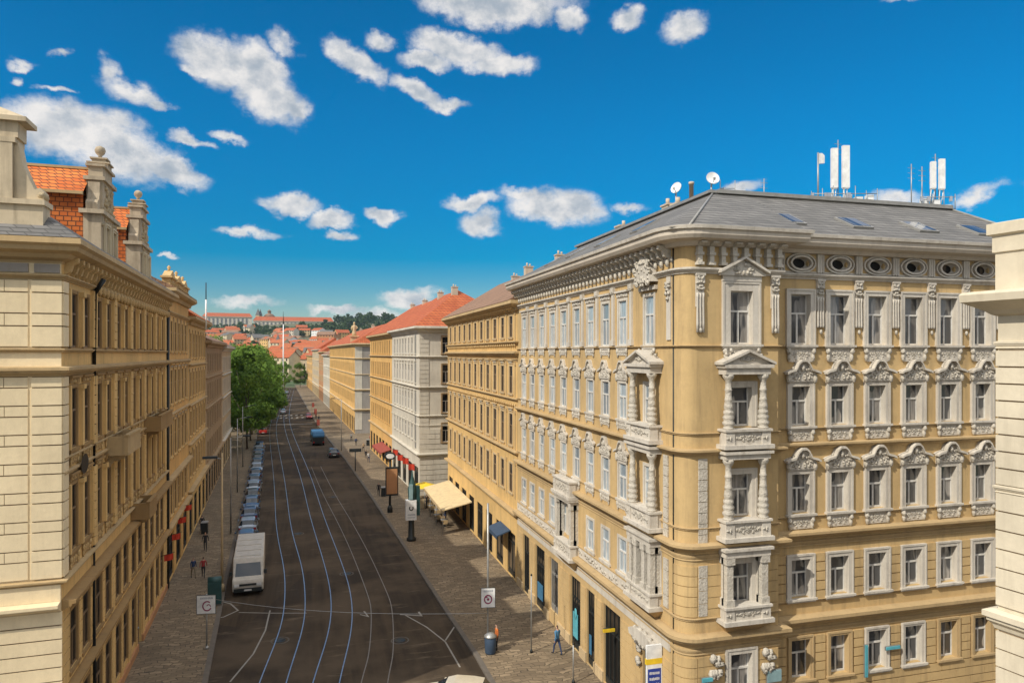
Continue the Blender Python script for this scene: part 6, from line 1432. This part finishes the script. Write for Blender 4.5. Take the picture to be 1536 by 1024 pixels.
    for i, (px, py_) in enumerate(((621, 713), (608, 702), (600, 697), (592, 690))):
        p = Vector(ray(629, 87.9)) + Vector((-math.sin(R(3.1)), math.cos(R(3.1)))) * (1.5 + 4.2 * i); flag(p.x - .1, p.y, 4.0 + .15 * (i % 2), math.pi + R(3.1), 'red flag on the white tenement, %s of the four' % ['nearest', 'second nearest', 'third nearest', 'farthest'][i])
    p = Vector(ray(629, 87.9)) + Vector((-math.sin(R(3.1)), math.cos(R(3.1)))) * 22
    t = thing('shop_awning', 'long low red awning in front of the deep yellow tenement', 'awning', (p.x, p.y, 0), R(3.1)); m = MB(); m.prism_y([(0, 3.3), (0, 3.2), (-1.6, 2.7), (-1.6, 2.8)], 0, 10); m.build('canopy', 'redd', t); m = MB(); m.box(-1.63, -1.6, 0, 10, 2.45, 2.8); m.build('valance', 'redd', t)
    for i, (px, py_) in enumerate(((468, 622), (471, 640), (465, 612))):
        x, y = gp(px, py_, .1); t = thing('red_banner', 'red banner stand far up the right kerb, %s of the three' % ['middle', 'nearest', 'farthest'][i], 'banner', (x + 1, y, .13)); m = MB(); m.box(-.35, .35, -.03, .03, .3, 1.7); m.build('cloth', 'redd', t); m = MB(); m.tube([(-.39, 0, 0), (-.39, 0, 1.9)], .04, 5); m.build('pole', 'dark', t)
    # signs on the corner house
    t = thing('shop_sign', 'white upright sign with a dark blue panel at the corner house entrance', 'sign', (15.1 - .05, 29.0, 2.6)); m = MB(); m.box(-.75, 0, -.06, .06, 0, 2.3); b = m.build('sign_panel', 'whitep', t)
    m = MB(); m.box(-.7, -.05, -.065, .065, .1, 1.25); n_ = m.build('blue_panel', 'navy', b); m = MB(); m.box(-.78, .0, -.07, .07, 1.45, 1.7); m.build('yellow_band', 'yellow', b)
    m = MB()
    for i in range(4): squig(m, -.62, -.14, .2 + i * .26, .34 + i * .26, -.067, i)
    m.build('lettering', 'whitep', n_)
    def dsign(px, py_, yplane, w, h, mat, label):
        k = ray(px, 1); s_ = yplane / k[1]; x = k[0] * s_; z = H + (HZ - py_) / F * s_
        t = thing('wall_sign', label, 'sign', (x, yplane, z)); m = MB(); m.box(-w / 2, w / 2, -.1, 0, -h / 2, h / 2); m.build('sign_panel', mat, t); m = MB(); m.box(-w / 2 - .03, w / 2 + .03, -.06, .0, -h / 2 - .03, h / 2 + .03); m.build('frame', 'iron', t)
    dsign(1338, 970, 27.8, .8, .13, 'cyan', 'turquoise sign on the cross street wall between ground floor windows'); dsign(1298, 990, 27.8, .14, 1.5, 'cyan', 'upright turquoise banner board on the cross street wall'); dsign(1160, 1012, 27.1, .7, .5, 'tealp', 'pale turquoise board at the foot of the corner bay'); dsign(1060, 1018, 27.05, .5, .16, 'cyan', 'tiny turquoise plate on the rounded corner')
    t = thing('shop_sign', 'small yellow sign over the widest shopfront of the corner house', 'sign', (15.05, 34.2, 3.5)); m = MB(); m.box(-.65, 0, -.05, .05, 0, .16); m.build('sign_panel', 'yellow', t); m = MB(); m.tube([(-.65, 0, .2), (.05, 0, .2)], .02, 5); m.build('bracket', 'dark', t)
M['rimdark'] = plain('worn_concrete_rim', (.10, .085, .07), .9)
M['slateblue'] = plain('slate_blue', (.04, .07, .12), .7)
M['coverblue'] = plain('blue_cover', (.03, .13, .26), .7)
M['redd'] = plain('faded_red_canvas', (.30, .06, .04), .8)
M['postb'] = plain('muted_blue_poster', (.05, .17, .30), .6)
M['cyan'] = plain('turquoise_sign', (.10, .40, .48), .5)
M['tealp'] = plain('faded_teal', (.25, .38, .40), .6)
M['vanwhite'] = plain('van_paint', (.50, .46, .40), .5)
# ================================================================== sky, sun, camera
CL = [(385, 105, 56, 38, 20, 1), (335, 98, 70, 34, 12, 1), (400, 140, 62, 36, 28, 1), (300, 108, 30, 10, 0, .5), (435, 158, 26, 20, 0, .9),
      (90, 192, 85, 38, 5, 1), (175, 222, 95, 42, 18, 1), (255, 255, 60, 22, 15, 1), (160, 108, 18, 22, 30, .4), (195, 140, 55, 18, 12, .5), (240, 162, 24, 10, 0, .6),
      (530, 95, 46, 20, 25, .9), (570, 65, 22, 14, 0, .5), (625, 135, 52, 15, 18, .9), (665, 152, 34, 11, 0, .8),
      (685, 72, 75, 24, 8, .95), (745, 100, 52, 18, 5, .9), (640, 88, 42, 14, 0, .7),
      (740, 6, 118, 32, 3, 1), (855, 27, 26, 18, 10, .8), (940, 30, 28, 18, -10, .6), (1025, 40, 37, 24, -12, .85),
      (435, 305, 46, 14, 5, .85), (492, 328, 36, 11, 0, .7), (512, 350, 26, 8, 0, .4), (575, 321, 29, 11, 3, .9), (375, 346, 52, 9, 3, .5),
      (705, 300, 52, 13, 0, .85), (722, 333, 36, 19, 5, .7), (832, 312, 72, 26, 8, 1), (790, 292, 38, 11, 0, .6),
      (430, 68, 26, 16, 20, .3), (32, 93, 20, 8, 0, .35), (92, 83, 18, 8, 0, .35), (25, 118, 12, 9, 0, .25), (338, 200, 28, 9, 5, .6), (285, 210, 36, 9, 10, .5), (85, 135, 30, 5, 0, .3),
      (612, 448, 52, 17, -6, .9), (505, 467, 48, 8, 0, .7), (560, 478, 70, 12, 0, .4), (1115, 285, 36, 11, 0, .5), (1345, 300, 46, 12, 0, .45), (1470, 290, 52, 11, -8, .35), (255, 378, 17, 4, 0, .5), (1350, 2, 32, 7, 0, .5), (935, 312, 30, 7, 10, .25), (370, 455, 60, 8, 0, .25), (650, 480, 60, 10, 0, .35)]
SUNV = Vector((-1, -.54, 1.0)).normalized()
def sky():
    W = bpy.data.worlds.new('World'); bpy.context.scene.world = W; W.use_nodes = True; nt = W.node_tree; L = nt.links
    nt.nodes.clear(); out = N(nt, 'ShaderNodeOutputWorld')
    sk = N(nt, 'ShaderNodeTexSky'); sk.sky_type = 'NISHITA'; sk.sun_disc = False; sk.sun_elevation = math.asin(SUNV.z); sk.sun_rotation = math.atan2(SUNV.x, SUNV.y)
    sk.altitude = 300; sk.air_density = 1.0; sk.dust_density = .0; sk.ozone_density = 3.0
    hs = N(nt, 'ShaderNodeHueSaturation'); hs.inputs['Hue'].default_value = SKY_H; hs.inputs['Saturation'].default_value = SKY_S; hs.inputs['Value'].default_value = 1; L.new(sk.outputs[0], hs.inputs['Color'])
    b1 = N(nt, 'ShaderNodeBackground'); L.new(hs.outputs[0], b1.inputs[0])
    tc = N(nt, 'ShaderNodeTexCoord'); sp = N(nt, 'ShaderNodeSeparateXYZ'); L.new(tc.outputs['Generated'], sp.inputs[0])
    st_ = N(nt, 'ShaderNodeMapRange', interpolation_type='SMOOTHSTEP'); L.new(sp.outputs[2], st_.inputs[0]); st_.inputs[1].default_value = -.02; st_.inputs[2].default_value = .34; st_.inputs[3].default_value = SKY_STR * .60; st_.inputs[4].default_value = SKY_STR * 1.02; L.new(st_.outputs[0], b1.inputs[1])
    def ma(op, a, b=None, c=None):
        n = N(nt, 'ShaderNodeMath', operation=op)
        for i, v in enumerate((a, b, c)):
            if v is None: continue
            if isinstance(v, (int, float)): n.inputs[i].default_value = v
            else: L.new(v, n.inputs[i])
        return n.outputs[0]
    az = ma('ARCTAN2', sp.outputs[0], sp.outputs[1]); el = ma('ARCSINE', sp.outputs[2])
    cb = N(nt, 'ShaderNodeCombineXYZ'); L.new(az, cb.inputs[0]); L.new(el, cb.inputs[1])
    def noise_(vec, sc, det, ro, w=0):
        n = N(nt, 'ShaderNodeTexNoise'); n.inputs['Scale'].default_value = sc; n.inputs['Detail'].default_value = det; n.inputs['Roughness'].default_value = ro; L.new(vec, n.inputs['Vector']); return n
    stretch = N(nt, 'ShaderNodeMapping'); stretch.inputs['Scale'].default_value = (1, 1.25, 1); L.new(cb.outputs[0], stretch.inputs[0])
    warp = noise_(stretch.outputs[0], 14, 6, .62)
    sc = N(nt, 'ShaderNodeVectorMath', operation='SUBTRACT'); L.new(warp.outputs[1], sc.inputs[0]); sc.inputs[1].default_value = (.5, .5, .5)
    sc2 = N(nt, 'ShaderNodeVectorMath', operation='SCALE'); L.new(sc.outputs[0], sc2.inputs[0]); sc2.inputs['Scale'].default_value = .055
    ad0 = N(nt, 'ShaderNodeVectorMath', operation='ADD'); L.new(cb.outputs[0], ad0.inputs[0]); L.new(sc2.outputs[0], ad0.inputs[1])
    ad = N(nt, 'ShaderNodeVectorMath', operation='MULTIPLY'); ad.inputs[1].default_value = (1, 1, 0); L.new(ad0.outputs[0], ad.inputs[0])
    best = None
    for px, py_, rx, ry, rot, w in CL:
        t = (px - 768) / F; a = math.atan(t); e = math.atan((HZ - py_) / F / math.sqrt(1 + t * t))
        mp = N(nt, 'ShaderNodeMapping', vector_type='TEXTURE'); mp.inputs['Location'].default_value = (a + TH, e, 0); mp.inputs['Rotation'].default_value = (0, 0, R(-rot))
        mp.inputs['Scale'].default_value = (rx * 1.25 / F * math.cos(a) ** 2, ry * 1.3 / F * math.cos(a) * math.cos(e) ** 2, 1)
        if best is None: L.new(ad.outputs[0], mp.inputs[0])
        else:
            ch = N(nt, 'ShaderNodeVectorMath', operation='ADD'); L.new(ad.outputs[0], ch.inputs[0]); L.new(ma('MULTIPLY', best, 1e-6), ch.inputs[1]); L.new(ch.outputs[0], mp.inputs[0])
        fl = N(nt, 'ShaderNodeVectorMath', operation='LENGTH'); L.new(mp.outputs[0], fl.inputs[0])
        d = ma('MULTIPLY', ma('SUBTRACT', 1, fl.outputs['Value']), .35 + .65 * w)
        best = d if best is None else ma('MAXIMUM', best, d)
    # broken cloud added overhead and behind, out of view, as fill light
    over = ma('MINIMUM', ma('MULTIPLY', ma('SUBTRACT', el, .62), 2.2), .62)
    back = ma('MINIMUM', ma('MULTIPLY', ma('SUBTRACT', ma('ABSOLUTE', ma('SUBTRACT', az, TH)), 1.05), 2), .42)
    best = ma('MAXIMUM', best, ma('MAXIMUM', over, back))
    n1 = noise_(stretch.outputs[0], 26, 9, .68)
    dens = ma('ADD', best, ma('MULTIPLY', ma('SUBTRACT', n1.outputs[0], .5), .85))
    mr = N(nt, 'ShaderNodeMapRange', interpolation_type='SMOOTHSTEP'); L.new(dens, mr.inputs[0]); mr.inputs[1].default_value = .0; mr.inputs[2].default_value = .54; mr.inputs[4].default_value = .96
    # keep noise from making clouds in empty sky
    gate = N(nt, 'ShaderNodeMapRange'); L.new(best, gate.inputs[0]); gate.inputs[1].default_value = -.12; gate.inputs[2].default_value = .22
    alpha = ma('MULTIPLY', mr.outputs[0], gate.outputs[0])
    n2 = noise_(stretch.outputs[0], 20, 5, .6); sh = ma('ADD', ma('MULTIPLY', ma('SUBTRACT', n2.outputs[0], .5), 3.2), ma('MULTIPLY', best, -.6))
    mr2 = N(nt, 'ShaderNodeMapRange', interpolation_type='SMOOTHSTEP'); L.new(sh, mr2.inputs[0]); mr2.inputs[1].default_value = -1.05; mr2.inputs[2].default_value = .2
    cm = N(nt, 'ShaderNodeMix', data_type='RGBA'); L.new(mr2.outputs[0], cm.inputs[0]); cm.inputs[6].default_value = (.40, .46, .53, 1); cm.inputs[7].default_value = (.90, .87, .84, 1)
    b2 = N(nt, 'ShaderNodeBackground'); L.new(cm.outputs[2], b2.inputs[0])
    up = N(nt, 'ShaderNodeMapRange', interpolation_type='SMOOTHSTEP'); L.new(el, up.inputs[0]); up.inputs[1].default_value = .5; up.inputs[2].default_value = .85; up.inputs[3].default_value = 1.0; up.inputs[4].default_value = 1.9; L.new(up.outputs[0], b2.inputs[1])  # overhead part of the added cloud brightened to lift the shaded fronts
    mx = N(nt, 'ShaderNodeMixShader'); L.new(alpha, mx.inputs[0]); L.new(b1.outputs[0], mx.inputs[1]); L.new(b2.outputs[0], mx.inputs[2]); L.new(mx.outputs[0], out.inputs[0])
    W.cycles.sampling_method = 'MANUAL'; W.cycles.sample_map_resolution = 512
    ld = bpy.data.lights.new('sun', 'SUN'); ld.energy = SUN_STR; ld.angle = R(.53); ld.color = (1, .93, .80); lo = bpy.data.objects.new('sun', ld); C.objects.link(lo); lo.rotation_euler = SUNV.to_track_quat('Z', 'Y').to_euler(); lo.location = (-60, -30, 90)
def haze():
    m = bpy.data.materials.new('haze'); m.use_nodes = True; nt = m.node_tree; nt.nodes.clear(); o = N(nt, 'ShaderNodeOutputMaterial'); v = N(nt, 'ShaderNodeVolumePrincipled')
    v.inputs['Color'].default_value = (.62, .80, 1, 1); v.inputs['Density'].default_value = HAZE; v.inputs['Anisotropy'].default_value = .2; nt.links.new(v.outputs[0], o.inputs['Volume'])
    M['haze'] = m; b = MB(); b.box(-1520, 1520, -320, 2020, -6, 114); h = b.build('haze', 'haze'); tag(h, 'thin summer haze', 'haze', kind='stuff')
def camera():
    cd = bpy.data.cameras.new('camera'); cd.sensor_width = 36; cd.lens = F / 1536 * 36; cd.shift_y = 18 / 1536; cd.clip_end = 12000; co = bpy.data.objects.new('camera', cd); C.objects.link(co)
    co.location = (0, 0, H); co.rotation_euler = (R(90), 0, -TH); bpy.context.scene.camera = co
    s = bpy.context.scene; s.view_settings.view_transform = 'Standard'; s.view_settings.look = 'None'; s.view_settings.exposure = EXPO; s.view_settings.gamma = 1
    s.cycles.max_bounces = 6; s.cycles.diffuse_bounces = 3; s.cycles.use_adaptive_sampling = True
SKY_H, SKY_S, SKY_STR, SUN_STR, EXPO = .495, 1.9, .115, 3.95, 0
HAZE = .00007
ground(); roads()
corner_house(); rooftop_gear(); left_house(); near_right()
oL, oR = build_rows()
trees(oL); town(); vehicles(); people(); furniture()
sky(); haze(); camera()
bpy.context.view_layer.update()
